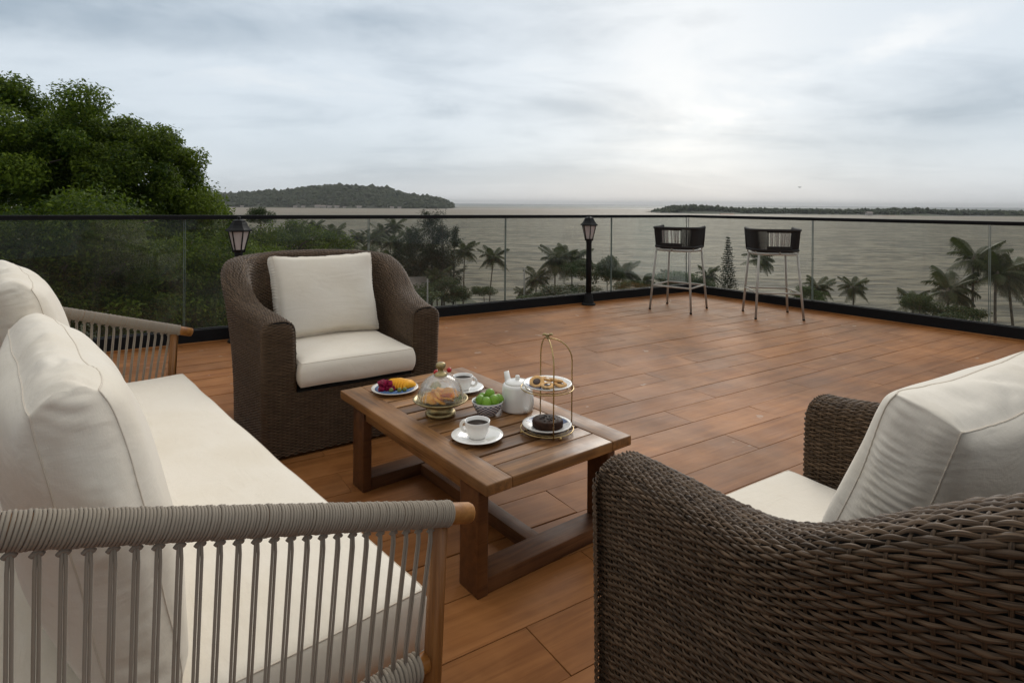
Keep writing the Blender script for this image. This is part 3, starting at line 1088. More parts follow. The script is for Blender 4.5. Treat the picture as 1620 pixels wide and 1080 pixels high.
# ================================================================= WICKER ARMCHAIR
def build_armchair_meshes():
    Wd, D, T = 0.90, 1.00, 0.145
    a, b = Wd / 2 - T / 2, D - T / 2
    th = np.linspace(0, PI, 2000)
    ex = 2 / 4.6
    x = a * np.sign(np.cos(th)) * np.abs(np.cos(th)) ** ex
    y = b * np.abs(np.sin(th)) ** ex
    fk = np.clip((y - 0.05) / 0.65, 0, 1)
    x = x * (1 + 0.12 * fk * fk * (3 - 2 * fk))
    s = np.concatenate([[0], np.cumsum(np.hypot(np.diff(x), np.diff(y)))])
    Ltot = s[-1]

    HY = np.linspace(-0.1, 1.1, 121)
    HZ = np.interp(HY, [0, .15, .286, .415, .5, .594, .70, .80, .95], [.690, .703, .716, .737, .776, .838, .915, .945, .950])
    HZ = np.convolve(np.pad(HZ, 6, mode='edge'), np.ones(13) / 13, 'valid')

    def frame(q):
        """q: arclength array -> centre, outward normal, height, flare"""
        px, py = np.interp(q, s, x), np.interp(q, s, y)
        d = 0.004
        tx = np.interp(q + d, s, x) - np.interp(q - d, s, x)
        ty = np.interp(q + d, s, y) - np.interp(q - d, s, y)
        ln = np.hypot(tx, ty) + 1e-9
        nx, ny = ty / ln, -tx / ln
        k = np.clip((py - 0.36) / (0.84 - 0.36), 0, 1)
        k = k * k * (3 - 2 * k)
        hgt = np.interp(py, HY, HZ)
        # back crest highest in the middle
        hgt = hgt + 0.015 * np.clip(py / b - 0.9, 0, 0.1) / 0.1 * (1 - (px / a) ** 2)
        flare = 0.015 + 0.045 * np.sin(PI * np.clip(py / b, 0, 1) ** 1.3) + 0.04 * k
        return px, py, nx, ny, hgt, flare

    def section(hgt, nrows, dv=0.0):
        """profile points (offset, z) for the arrays hgt; returns (len(hgt), nrows, 2) plus normals"""
        t = np.linspace(0, 1, nrows)
        r = 0.062
        out = np.zeros((len(hgt), nrows, 2))
        nor = np.zeros((len(hgt), nrows, 2))
        for i, h in enumerate(hgt):
            z_in = 0.26
            pts = [(T / 2, 0.012)]
            pts += [(T / 2, z) for z in np.linspace(0.012, h - r, 40)[1:]]
            for aa in np.linspace(0, PI, 30)[1:-1]:
                ca, sa = math.cos(aa), math.sin(aa)
                pts.append((T / 2 * math.copysign(abs(ca) ** 0.75, ca), h - r + r * abs(sa) ** 0.75))
            pts += [(-T / 2, z) for z in np.linspace(h - r, z_in, 25)]
            P = np.array(pts)
            ss = np.concatenate([[0], np.cumsum(np.linalg.norm(np.diff(P, axis=0), axis=1))])
            s_cut = 0.49
            q = np.where(t < 0.36, t / 0.36 * s_cut, s_cut + (t - 0.36) / 0.64 * (ss[-1] - s_cut))
            o = np.interp(q, ss, P[:, 0])
            z = np.interp(q, ss, P[:, 1])
            d = 0.006
            do = np.interp(np.minimum(q + d, ss[-1]), ss, P[:, 0]) - np.interp(np.maximum(q - d, 0), ss, P[:, 0])
            dz = np.interp(np.minimum(q + d, ss[-1]), ss, P[:, 1]) - np.interp(np.maximum(q - d, 0), ss, P[:, 1])
            l = np.hypot(do, dz) + 1e-9
            out[i, :, 0], out[i, :, 1] = o, z
            nor[i, :, 0], nor[i, :, 1] = dz / l, -do / l
        return out, nor

    def surface(q, nrows):
        px, py, nx, ny, hgt, flare = frame(q)
        sec, nor = section(hgt, nrows)
        o = sec[:, :, 0] + flare[:, None] * (sec[:, :, 1] / hgt[:, None]) ** 2.2
        P = np.stack([px[:, None] + nx[:, None] * o, py[:, None] + ny[:, None] * o, sec[:, :, 1]], -1)
        N = np.stack([nx[:, None] * nor[:, :, 0], ny[:, None] * nor[:, :, 0], nor[:, :, 1]], -1)
        return P, N

    NS = 126                      # stakes
    per = 5
    m = NS * per + 1
    q = np.linspace(0.002, Ltot - 0.002, m)
    NR_ = 196
    fine = NR_ * 2 + 1
    P, N = surface(q, fine)
    # across-row direction
    A = np.gradient(P, axis=1)
    A /= np.linalg.norm(A, axis=2)[:, :, None] + 1e-9
    half = np.linalg.norm(np.diff(P, axis=1), axis=2)
    half = np.concatenate([half, half[:, -1:]], 1)
    strands = []
    uu = q * 1.0
    rg = np.random.default_rng(4)
    smooth_noise = lambda n_, k_: np.interp(np.arange(n_), np.linspace(0, n_ - 1, k_), rg.normal(size=k_))
    for r in range(NR_):
        c = 2 * r + 1
        ph = np.cos(PI * (np.arange(m) / per + r))            # +1 over a stake, -1 under
        amp = 0.0025 + 0.0008 * smooth_noise(m, NS)
        lift = amp * ph + 0.0004 * smooth_noise(m, 40)
        wid = half[:, c] * (0.90 + 0.22 * ph + 0.12 * smooth_noise(m, NS))
        sh = half[:, c] * 0.24 * smooth_noise(m, NS)
        cen = P[:, c] + N[:, c] * lift[:, None] + A[:, c] * sh[:, None]
        V = []
        for k, (f_, dz) in enumerate(((-1.0, -0.0018), (-0.52, 0.0008), (0.0, 0.0015), (0.52, 0.0008), (1.0, -0.0018))):
            V.append(cen + A[:, c] * (wid * f_)[:, None] + N[:, c] * dz)
        V = np.stack(V, 1)                                     # m x 5
        idx = np.arange(m * 5).reshape(m, 5)
        Q = np.stack([idx[:-1, :-1], idx[:-1, 1:], idx[1:, 1:], idx[1:, :-1]], -1).reshape(-1, 4)
        uv = np.stack([np.repeat(uu[:, None], 5, 1), np.repeat(np.linspace(0, 1, 5)[None, :], m, 0)], -1).reshape(-1, 2)
        strands.append(quad_mesh('wicker_strand', V.reshape(-1, 3), Q, wicker, True, uv=uv))
    # stakes (joined: they only peep out between the strands)
    iq = np.arange(0, m, per)
    nk = fine
    VV, QQ, UV = [], [], []
    base = 0
    for n_, i in enumerate(iq):
        ph = np.cos(PI * (n_ + (np.arange(nk) - 1) / 2.0))
        lift = -0.0020 * ph * 0.6
        tdir = P[min(i + 1, m - 1)] - P[max(i - 1, 0)]
        tdir /= np.linalg.norm(tdir, axis=1)[:, None] + 1e-9
        cen = P[i] + N[i] * lift[:, None]
        V = np.stack([cen - tdir * 0.0029 - N[i] * 0.0013, cen + N[i] * 0.0010, cen + tdir * 0.0029 - N[i] * 0.0013], 1)
        idx = np.arange(nk * 3).reshape(nk, 3) + base
        QQ.append(np.stack([idx[:-1, :-1], idx[:-1, 1:], idx[1:, 1:], idx[1:, :-1]], -1).reshape(-1, 4))
        VV.append(V.reshape(-1, 3))
        UV.append(np.stack([np.repeat(np.linspace(0, 1, nk)[:, None] + n_ * 0.37, 3, 1), np.repeat(np.linspace(0, 1, 3)[None, :], nk, 0)], -1).reshape(-1, 2))
        base += nk * 3
    stakes = quad_mesh('stakes', np.concatenate(VV), np.concatenate(QQ), wicker, True, uv=np.concatenate(UV))
    # dark liner added under the weave, blocks light and darkens the gaps
    qc = np.linspace(0.002, Ltot - 0.002, 90)
    Pc, Nc = surface(qc, 60)
    mbc = MB()
    mbc.grid((Pc - Nc * 0.0065))
    for e_ in (0, -1):
        ring = [tuple(p) for p in (Pc - Nc * 0.0065)[e_]]
        mbc.add(ring, [tuple(range(len(ring))) if e_ == 0 else tuple(range(len(ring) - 1, -1, -1))])
    mbc.box((-a, 0.012, 0.012), (a, b, 0.332))
    core = mbc.mesh('shell', weave_gap_dark, True)
    # front: arm ends and the apron under the seat, rows run across, rounded into the sides
    fv, fq, fuv = [], [], []
    fb = 0
    pitch = 0.0074
    rows = int(0.70 / pitch)
    xo = a + T / 2 + 0.017
    xi = a - T / 2 - 0.002
    hgt = 0.694
    stake_w = 0.021
    for r in range(rows):
        z = 0.018 + r * pitch
        if z > hgt - 0.010:
            break
        top_in = max(0.0, z - (hgt - 0.062)) / 0.062
        shrink = (T / 2) * (1 - (1 - top_in ** 2) ** 0.5) if top_in < 1 else T / 2
        fl = 0.015 * (z / hgt) ** 2.2
        spans = [(-xo - fl + shrink, xo + fl - shrink)] if z < 0.325 else [(-xo - fl + shrink, -xi - fl - shrink), (xi + fl + shrink, xo + fl - shrink)]
        for (x0, x1) in spans:
            if x1 - x0 < 0.02:
                continue
            k = max(8, int((x1 - x0) / stake_w * 5))
            xs = np.linspace(x0, x1, k)
            ph = np.cos(PI * ((xs + 3.0) / stake_w + r))
            rad = 0.030
            edge = np.minimum(xs - x0, x1 - xs)
            back = rad * (1 - np.sqrt(np.clip(1 - (np.clip(rad - edge, 0, rad) / rad) ** 2, 0, 1)))
            y0 = -0.012 + back + top_in ** 3 * 0.03
            lift = 0.0030 * ph
            wid = pitch * 0.5 * (1.02 + 0.18 * ph)
            V = []
            for f_, dy in ((-1.0, 0.0022), (-0.5, -0.0010), (0.0, -0.0018), (0.5, -0.0010), (1.0, 0.0022)):
                V.append(np.stack([xs, y0 - lift + dy, z + wid * f_], 1))
            V = np.stack(V, 1)
            idx = np.arange(k * 5).reshape(k, 5) + fb
            fq.append(np.stack([idx[:-1, :-1], idx[:-1, 1:], idx[1:, 1:], idx[1:, :-1]], -1).reshape(-1, 4)[:, ::-1])
            fv.append(V.reshape(-1, 3))
            fuv.append(np.stack([np.repeat((xs + r * 0.61)[:, None], 5, 1), np.repeat(np.linspace(0, 1, 5)[None, :], k, 0)], -1).reshape(-1, 2))
            fb += k * 5
    front = quad_mesh('front_weave', np.concatenate(fv), np.concatenate(fq), wicker, True, uv=np.concatenate(fuv))
    mbf = MB()  # dark liner added behind the front weave to darken its gaps
    for sgn in (-1, 1):
        cx = sgn * a
        ringp = []
        for (o, z) in section(np.array([hgt]), 40)[0][0]:
            ringp.append((cx + sgn * (o * 0.84 + 0.012 * (z / hgt) ** 2), 0.004, min(z, hgt - 0.014)))
        ringp.append((cx - sgn * T / 2 * 0.93, 0.0, 0.012))
        k = len(ringp)
        v = ringp + [(p[0], 0.03, p[2]) for p in ringp]
        f = [(i, (i + 1) % k, k + (i + 1) % k, k + i) for i in range(k)] + [tuple(range(k)), tuple(range(2 * k - 1, k - 1, -1))]
        mbf.add(v, f)
    mbf.box((-xi, 0.0, 0.014), (xi, 0.03, 0.325))
    fcore = mbf.mesh('front_liner', weave_gap_dark, False)
    return strands, stakes, core, front, fcore


def build_armchairs():
    strands, stakes, core, front, fcore = build_armchair_meshes()
    root = empty('wicker_armchair', (0, 0, 0), 0, None, 'armchair', 'brown wicker armchairs at the table ends')
    for me in strands:
        link('wicker_strand', me, root)
    tag(link('stakes', stakes, root), kind='stuff')
    link('shell', core, root)
    tag(link('front_weave', front, root), kind='stuff')
    link('front_liner', fcore, root)
    add_cushion('seat_cushion', root, (0, 0.325, 0.338), (0, 0, 0), w=0.605, d=0.74, h=0.130, bulge_t=0.026, bulge_b=0.0, round_=0.030, n=(34, 34, 8), pinch=0.006, side_bow=0.010, wrinkle=0.004, seed=1)
    add_cushion('back_cushion', root, (0, 0.575, 0.435), (math.radians(70), 0, 0), w=0.60, d=0.50, h=0.125, bulge_t=0.060, bulge_b=0.05, round_=0.036, n=(48, 110, 18), pinch=0.03, side_bow=0.006, wrinkle=0.008, seed=2, gusset_folds=0.011, fold_k=190.0, corner_drop=0.012)
    return root


chair_far = build_armchairs()
chair_near = copy_tree(chair_far)
# the back cushion mesh has its origin in the middle: lift it so it stands on the seat
for ch in (chair_far, chair_near):
    for c in ch.children:
        if c.name.startswith('seat_cushion') and ch is chair_near:
            c.location.z += 0.018
        if c.name.startswith('back_cushion'):
            c.location = (0, 0.605, 0.675)
            if ch is chair_near:
                c.location = (0.01, 0.540, 0.690)
                c.scale = (1, 1, 0.92)
chair_far.location = (-0.797, 3.11, 0)
chair_far.rotation_euler.z = math.radians(34.7)
chair_far.scale = (1, 1, 0.968)      # the far chair stands a little lower than its pair
for c in chair_far.children:
    if 'cushion' in c.name:
        c.location.z /= 0.968
chair_far['label'] = 'brown wicker armchair with cream cushions, facing us beyond the coffee table'
chair_near.location = (0.580, 1.548, 0)
chair_near.rotation_euler.z = math.radians(212.3)
chair_near['label'] = 'brown wicker armchair seen from behind, its woven back in close view'


# ================================================================= SOFA
def build_sofa():
    ang = math.atan2(0.751, -0.66)
    # local: x along the seat (near arm -> far arm), y forward-negative ... +y is to the back
    root = empty('rope_sofa', (-0.093, 1.254, 0), ang, 'long cream sofa with rope wrapped arms and teak posts', 'sofa')
    L = 2.28
    slope = 0.305
    RW, RC = 0.0208, 0.0240

    def arm_path(x0, inward, y0=0.0, y1=0.80):
        pts = []
        for yy in np.linspace(y0, y1, 30):
            pts.append((x0, yy, 0.600 + slope * yy))
        return pts
    back_y, back_z = 0.86, 0.600 + slope * 0.80
    rad = 0.12
    path = arm_path(0.0, 1, 0.044, back_y - rad)
    zc = path[-1][2]
    for k in range(1, 9):
        a_ = k / 8 * PI / 2
        path.append((rad - rad * math.cos(a_), back_y - rad + rad * math.sin(a_), zc + 0.012 * math.sin(a_)))
    zb = path[-1][2]
    for xx in np.linspace(rad, L - rad, 30)[1:]:
        path.append((xx, back_y, zb))
    mir = [(L - p[0], p[1], p[2]) for p in path[:38]][::-1]
    path += mir[1:]
    path = np.array(path)
    mb = MB()
    ext = np.vstack([[path[0] + (path[0] - path[1]) / np.linalg.norm(path[0] - path[1]) * 0.052], path, [path[-1] + (path[-1] - path[-2]) / np.linalg.norm(path[-1] - path[-2]) * 0.052]])
    r_ = np.full(len(ext), RW)
    mb.tube(ext, r_, 14)
    # rounded tips
    for tip, prev in ((ext[0], ext[1]), (ext[-1], ext[-2])):
        dd = (tip - prev) / np.linalg.norm(tip - prev)
        mb.tube([tip, tip + dd * 0.006, tip + dd * 0.009], [RW, RW * 0.9, RW * 0.6], 14)
    mb.obj('top_rail', sofa_wood, root)

    # rope wound tightly round the rail: a helix of one cord
    def wrap(pth, s0, s1, radius, cord, name):
        pth = np.asarray(pth, float)
        ss = np.concatenate([[0], np.cumsum(np.linalg.norm(np.diff(pth, axis=0), axis=1))])
        s0 = max(s0, 0)
        s1 = ss[-1] + s1 if s1 <= 0 else s1
        turns = int((s1 - s0) / (cord * 2.04))
        k = 14
        n = turns * k
        q = np.linspace(s0, s1, n)
        C = np.stack([np.interp(q, ss, pth[:, i]) for i in range(3)], 1)
        d = 0.02
        Tn = np.stack([np.interp(np.minimum(q + d, ss[-1]), ss, pth[:, i]) - np.interp(np.maximum(q - d, 0), ss, pth[:, i]) for i in range(3)], 1)
        Tn /= np.linalg.norm(Tn, axis=1)[:, None]
        up = np.array([0, 0, 1.0])
        S1 = np.cross(Tn, up)
        S1 /= np.linalg.norm(S1, axis=1)[:, None]
        U1 = np.cross(S1, Tn)
        a_ = np.arange(n) / k * 2 * PI
        rj = radius + 0.0006 * np.sin(np.arange(n) / k * 1.7) + 0.00035 * RNG.normal(size=turns + 1)[np.minimum(np.arange(n) // k, turns)]
        H = C + (np.cos(a_) * rj)[:, None] * S1 + (np.sin(a_) * rj)[:, None] * U1
        jit = 0.0003 * np.interp(np.arange(n), np.linspace(0, n, turns), RNG.normal(size=turns))
        H += Tn * jit[:, None]
        m2 = MB()
        m2.tube(H, cord, 6, caps=True)
        return m2.obj(name, rope_mat, root)
    total = np.sum(np.linalg.norm(np.diff(path, axis=0), axis=1))
    wrap(path, 0.0, total - 0.0, RC - 0.001, 0.0025, 'rope_wrap')

    # posts and legs
    def post(x0, y_top, y_bot, z_top, w=0.028, d=0.036):
        mb = MB()
        pr = []
        for z, f in ((0.0, 0.82), (0.30, 1.0), (z_top, 0.95)):
            yy = y_bot + (y_top - y_bot) * z / z_top
            pr.append((z, yy, f))
        bm = bmesh.new()
        rings = []
        for z, yy, f in pr:
            rings.append([bm.verts.new((x0 + sx * w / 2 * f, yy + sy * d / 2 * f, z)) for sx, sy in ((-1, -1), (1, -1), (1, 1), (-1, 1))])
        for A_, B_ in zip(rings[:-1], rings[1:]):
            for i in range(4):
                bm.faces.new((A_[i], A_[(i + 1) % 4], B_[(i + 1) % 4], B_[i]))
        bm.faces.new(rings[0][::-1])
        bm.faces.new(rings[-1])
        bmesh.ops.bevel(bm, geom=[e for e in bm.edges], offset=0.007, segments=2, affect='EDGES')
        me = bpy.data.meshes.new('post')
        bm.to_mesh(me)
        bm.free()
        me.materials.append(shaded_post_wood)
        me.polygons.foreach_set('use_smooth', [True] * len(me.polygons))
        return link('post', me, root)
    for x0 in (0.0, L):
        post(x0, 0.066, 0.094, 0.608)
        post(x0 + (0.03 if x0 == 0 else -0.03), 0.86, 0.90, 0.80)
    # lower rails (also wound) and the seat frame
    zl = 0.335
    for x0 in (0.0, L):
        pth = np.array([(x0, yy, zl) for yy in np.linspace(0.095, 0.84, 10)])
        m2 = MB()
        m2.tube(pth, 0.018, 10)
        m2.obj('lower_rail', sofa_wood, root)
        wrap(pth, 0.02, -0.01, 0.0235, 0.0042, 'rope_wrap')
    board('seat_frame', (L - 0.04, 0.035, 0.07), sofa_wood, root, (L / 2, 0.105, 0.25), bevel=0.006)
    board('seat_frame', (L - 0.04, 0.035, 0.07), sofa_wood, root, (L / 2, 0.84, 0.25), bevel=0.006)
    for k in range(9):
        board('seat_slat', (0.70, 0.06, 0.018), sofa_wood, root, (0.14 + k * (L - 0.28) / 8, 0.472, 0.272), (0, 0, PI / 2), bevel=0.003)

    # vertical cords, in pairs, from the top rail to the lower rail
    def cord_pair(p_top, p_bot, along):
        mb = MB()
        for s in (-1, 1):
            o = np.array(along) * 0.0027 * s
            mid = (np.array(p_top) + np.array(p_bot)) / 2
            pt = [np.array(p_top) + o * 0.5 + (0, 0, 0.004), np.array(p_top) + o + (0, 0, -0.03), mid + o * 1.08, np.array(p_bot) + o + (0, 0, 0.03), np.array(p_bot) + o * 0.7]
            mb.tube(pt, 0.0025, 7)
        # the hitch at the top
        mb.tube([np.array(p_top) + np.array(along) * s_ * 0.007 + (0, 0, -0.009 + 0.004 * math.cos(s_ * 2)) for s_ in (-1, -0.5, 0, 0.5, 1)], 0.0034, 6)
        return mb.obj('rope_cord', rope_mat, root)
    for x0 in (0.0, L):
        out = -1 if x0 == 0 else 1
        for k in range(27):
            yy = 0.090 + k * 0.0280
            zt = 0.600 + slope * yy - RC - 0.002
            yb_ = 0.118 + k * 0.0268
            cord_pair((x0 + out * 0.004, yy, zt + 0.004), (x0 + out * 0.004, yb_, zl + 0.02), (0, 1, 0))
    for k in range(50):
        xx = 0.13 + k * (L - 0.26) / 49
        cord_pair((xx, back_y, zb - RC), (xx, 0.862, 0.28), (1, 0, 0))
    # cushions
    add_cushion('seat_cushion', root, (L / 2, 0.420, 0.283), (0, 0, 0), w=L - 0.15, d=0.76, h=0.140, bulge_t=0.018, bulge_b=0.0, round_=0.028, n=(80, 34, 8), pinch=0.004, side_bow=0.008, wrinkle=0.004, seed=3, seam_r=0.0016)
    tilt = math.radians(78)
    cw = (L - 0.17) / 2
    for k, (xc, yc, zc_, tl, rz) in enumerate(((0.082 + cw / 2, 0.665, 0.658, tilt, 0.0), (L - 0.075 - cw / 2, 0.722, 0.722, tilt + 0.03, 0.02))):
        add_cushion('back_cushion', root, (xc, yc, zc_), (tl, 0.036 if k == 0 else 0.0, rz), w=cw - 0.02, d=0.54, h=0.12, bulge_t=0.070, bulge_b=0.07, round_=0.050, n=(60, 64, 20), pinch=0.014, side_bow=0.014, wrinkle=0.010, seed=5 + k, gusset_folds=0.017, corner_drop=0.012)
    return root


shaded_post_wood = wood('teak_post_shaded', (0.14, 0.050, 0.012), (0.28, 0.118, 0.032), (0.40, 0.185, 0.058), (0.35, 0.55), 1.4, 0.0, 0.1, rot=(0, PI / 2, 0))  # same teak darkened, shade on the near post put into the colour
build_sofa()


# ================================================================= COFFEE TABLE
TAB_ANG = math.radians(37.85)
TAB_O = Vector((-0.0707, 1.8195, 0))
TAB_Z = 0.39
TAB_K = 0.9556
leg_wood = wood('teak_leg', (0.050, 0.018, 0.006), (0.110, 0.042, 0.013), (0.175, 0.070, 0.023), (0.4, 0.6), 1.2, 0.0, 0.2, rot=(0, PI / 2, 0))


def build_table():
    """local x: short side, y: long side, origin at the near corner on the floor"""
    root = empty('coffee_table', TAB_O, TAB_ANG, 'low slatted teak coffee table laid with tea and fruit', 'coffee table')
    S, L, th = 0.661, 1.153, 0.036
    zc = TAB_Z - th / 2
    fw = 0.100
    q = PI / 2
    board('side_board', (L, fw, th), table_wood, root, (fw / 2, L / 2, zc), (0, 0, q), 0.004)
    board('side_board', (L, fw, th), table_wood, root, (S - fw / 2, L / 2, zc), (0, 0, q), 0.004)
    board('end_board', (S - 2 * fw - 0.002, fw, th), table_wood, root, (S / 2, fw / 2, zc), (0, 0, 0), 0.004)
    board('end_board', (S - 2 * fw - 0.002, fw, th), table_wood, root, (S / 2, L - fw / 2, zc), (0, 0, 0), 0.004)
    n = 11
    p = (L - 2 * fw) / n
    for i in range(n):
        board('slat', (S - 2 * fw - 0.001, p - 0.0115, 0.034), table_wood, root, (S / 2, fw + p * (i + 0.5), TAB_Z - 0.0185 - random.uniform(0, 0.001)), (0, 0, 0), 0.0025)
    # aprons and hidden battens carry the slats
    for y in (0.40, 0.80):
        board('batten', (S - 0.09, 0.05, 0.022), leg_wood, root, (S / 2, y, TAB_Z - 0.0475), (0, 0, 0), 0.003)
    lw, lt, zt = 0.108, 0.040, TAB_Z - th
    ly = (0.066 + lw / 2, L - 0.110 - lw / 2)
    for x in (0.016 + lt / 2, S - 0.016 - lt / 2):
        for y in ly:
            board('leg', (zt, lw, lt), leg_wood, root, (x, y, zt / 2), (0, PI / 2, 0), 0.004)
        board('apron', (ly[1] - ly[0] - lw - 0.002, 0.022, 0.045), table_wood, root, (x, (ly[0] + ly[1]) / 2, zt - 0.0235), (0, 0, q), 0.003)
    for y in ly:
        board('floor_stretcher', (S - 0.032 - 2 * lt - 0.001, lw * 0.9, 0.052), leg_stretch, root, (S / 2, y, 0.0272), (0, 0, 0), 0.003)
    board('centre_stretcher', (ly[1] - ly[0] - lw * 0.9 + 0.0005, 0.060, 0.048), leg_stretch, root, (S / 2, (ly[0] + ly[1]) / 2, 0.0255), (0, 0, q), 0.002)
    return root


leg_stretch = wood('teak_stretcher', (0.055, 0.021, 0.008), (0.130, 0.053, 0.020), (0.200, 0.088, 0.034), (0.55, 0.75), 1.2, 0.0, 0.2, spec=0.2)
build_table()


def on_table(s, l, z=0.0):
    c, si = math.cos(TAB_ANG), math.sin(TAB_ANG)
    s, l = s * TAB_K, l * TAB_K
    return (TAB_O.x + s * c - l * si, TAB_O.y + s * si + l * c, TAB_Z + z)


# ---------------------------------------------------------------- things on the table
coffee = plain('coffee', (0.020, 0.010, 0.005), 0.35, spec=0.03)
blue_glaze = plain('blue_glaze', (0.10, 0.20, 0.42), 0.2, 0, 0.25, 30)
mango = plain('mango', (0.86, 0.40, 0.020), 0.5, 0, 0.15, 30, 0.15, 120, spec=0.2)
orange_mat = plain('orange_flesh', (0.95, 0.40, 0.015), 0.5, 0, 0.15, 45, 0.3, 150, spec=0.2)
dragon = plain('dragon_fruit', (0.20, 0.006, 0.035), 0.6, 0, 0.6, 60, 0.2, 100, spec=0.15)
lime_mat = plain('lime_skin', (0.15, 0.30, 0.018), 0.32, 0, 0.25, 20, 0.25, 220)
grape_mat = plain('pale_grape', (0.26, 0.32, 0.12), 0.3, 0, 0.2, 20)
cherry_mat = plain('red_berry', (0.42, 0.012, 0.012), 0.22, 0, 0.2, 30)
biscuit = plain('biscuit', (0.68, 0.40, 0.16), 0.75, 0, 0.25, 40, 0.4, 120)
jam = plain('chocolate_jam', (0.045, 0.018, 0.010), 0.2, 0, 0.2, 50, 0.3, 90)
choc = plain('chocolate_cake', (0.038, 0.017, 0.010), 0.6, 0, 0.35, 50, 0.4, 90, spec=0.12)
green_skin = plain('fruit_skin', (0.12, 0.15, 0.03), 0.5, 0, 0.3, 50)


def plate_profile(r, h, th=0.004):
    return [(0.0, 0.0), (r * 0.55, 0.0), (r * 0.62, 0.002), (r * 0.93, h * 0.75), (r, h), (r * 0.995, h + th * 0.7), (r * 0.92, h * 0.8 + th), (r * 0.62, 0.002 + th), (r * 0.3, th), (0.0, th)]


def lathe_obj(name, prof, mat, parent=None, loc=(0, 0, 0), n=40, **kw):
    mb = MB()
    mb.lathe(prof, n, **kw)
    return mb.obj(name, mat, parent, True, loc)


def cup(loc, rz, label):
    root = empty('coffee_cup', loc, rz, label, 'cup')
    r, h = 0.047, 0.062
    lathe_obj('body', [(0.0, 0.002), (0.024, 0.002), (0.026, 0.0), (0.029, 0.001), (0.031, 0.006), (0.038, 0.018), (0.0435, 0.035), (r, h - 0.002), (r - 0.0008, h), (r - 0.0030, h - 0.001), (0.0405, 0.035), (0.035, 0.020), (0.028, 0.008), (0.0, 0.006)], china, root)
    lathe_obj('coffee', [(0.0, 0.0), (0.0415, 0.0), (0.0425, 0.0008), (0.0, 0.0012)], coffee, root, (0, 0, h - 0.014))
    mb = MB()
    pts = []
    for k in range(15):
        a = -1.25 + 2.6 * k / 14
        pts.append((0.040 + 0.024 * math.cos(a), 0, 0.036 + 0.021 * math.sin(a)))
    pts[0] = (0.037, 0, 0.018)
    pts[-1] = (0.043, 0, 0.055)
    mb.tube(pts, 0.0042, 8, squash=1.4)
    mb.obj('handle', china, root)
    return root


def saucer(loc, label):
    o = lathe_obj('saucer', [(0.0, 0.0), (0.036, 0.0), (0.040, 0.001), (0.070, 0.007), (0.094, 0.014), (0.0955, 0.0155), (0.094, 0.0168), (0.066, 0.0100), (0.040, 0.0048), (0.034, 0.0040), (0.0, 0.0040)], china, None, loc, 48)
    return tag(o, label, 'saucer')


def ball(name, rad, mat, loc, rot=(0, 0, 0), scale=(1, 1, 1), n=16, parent=None):
    mb = MB()
    mb.lathe([(rad * math.sin(a), -rad * math.cos(a)) for a in np.linspace(0, PI, 11)], n)
    o = mb.obj(name, mat, parent, True, loc, rot)
    o.scale = scale
    return o


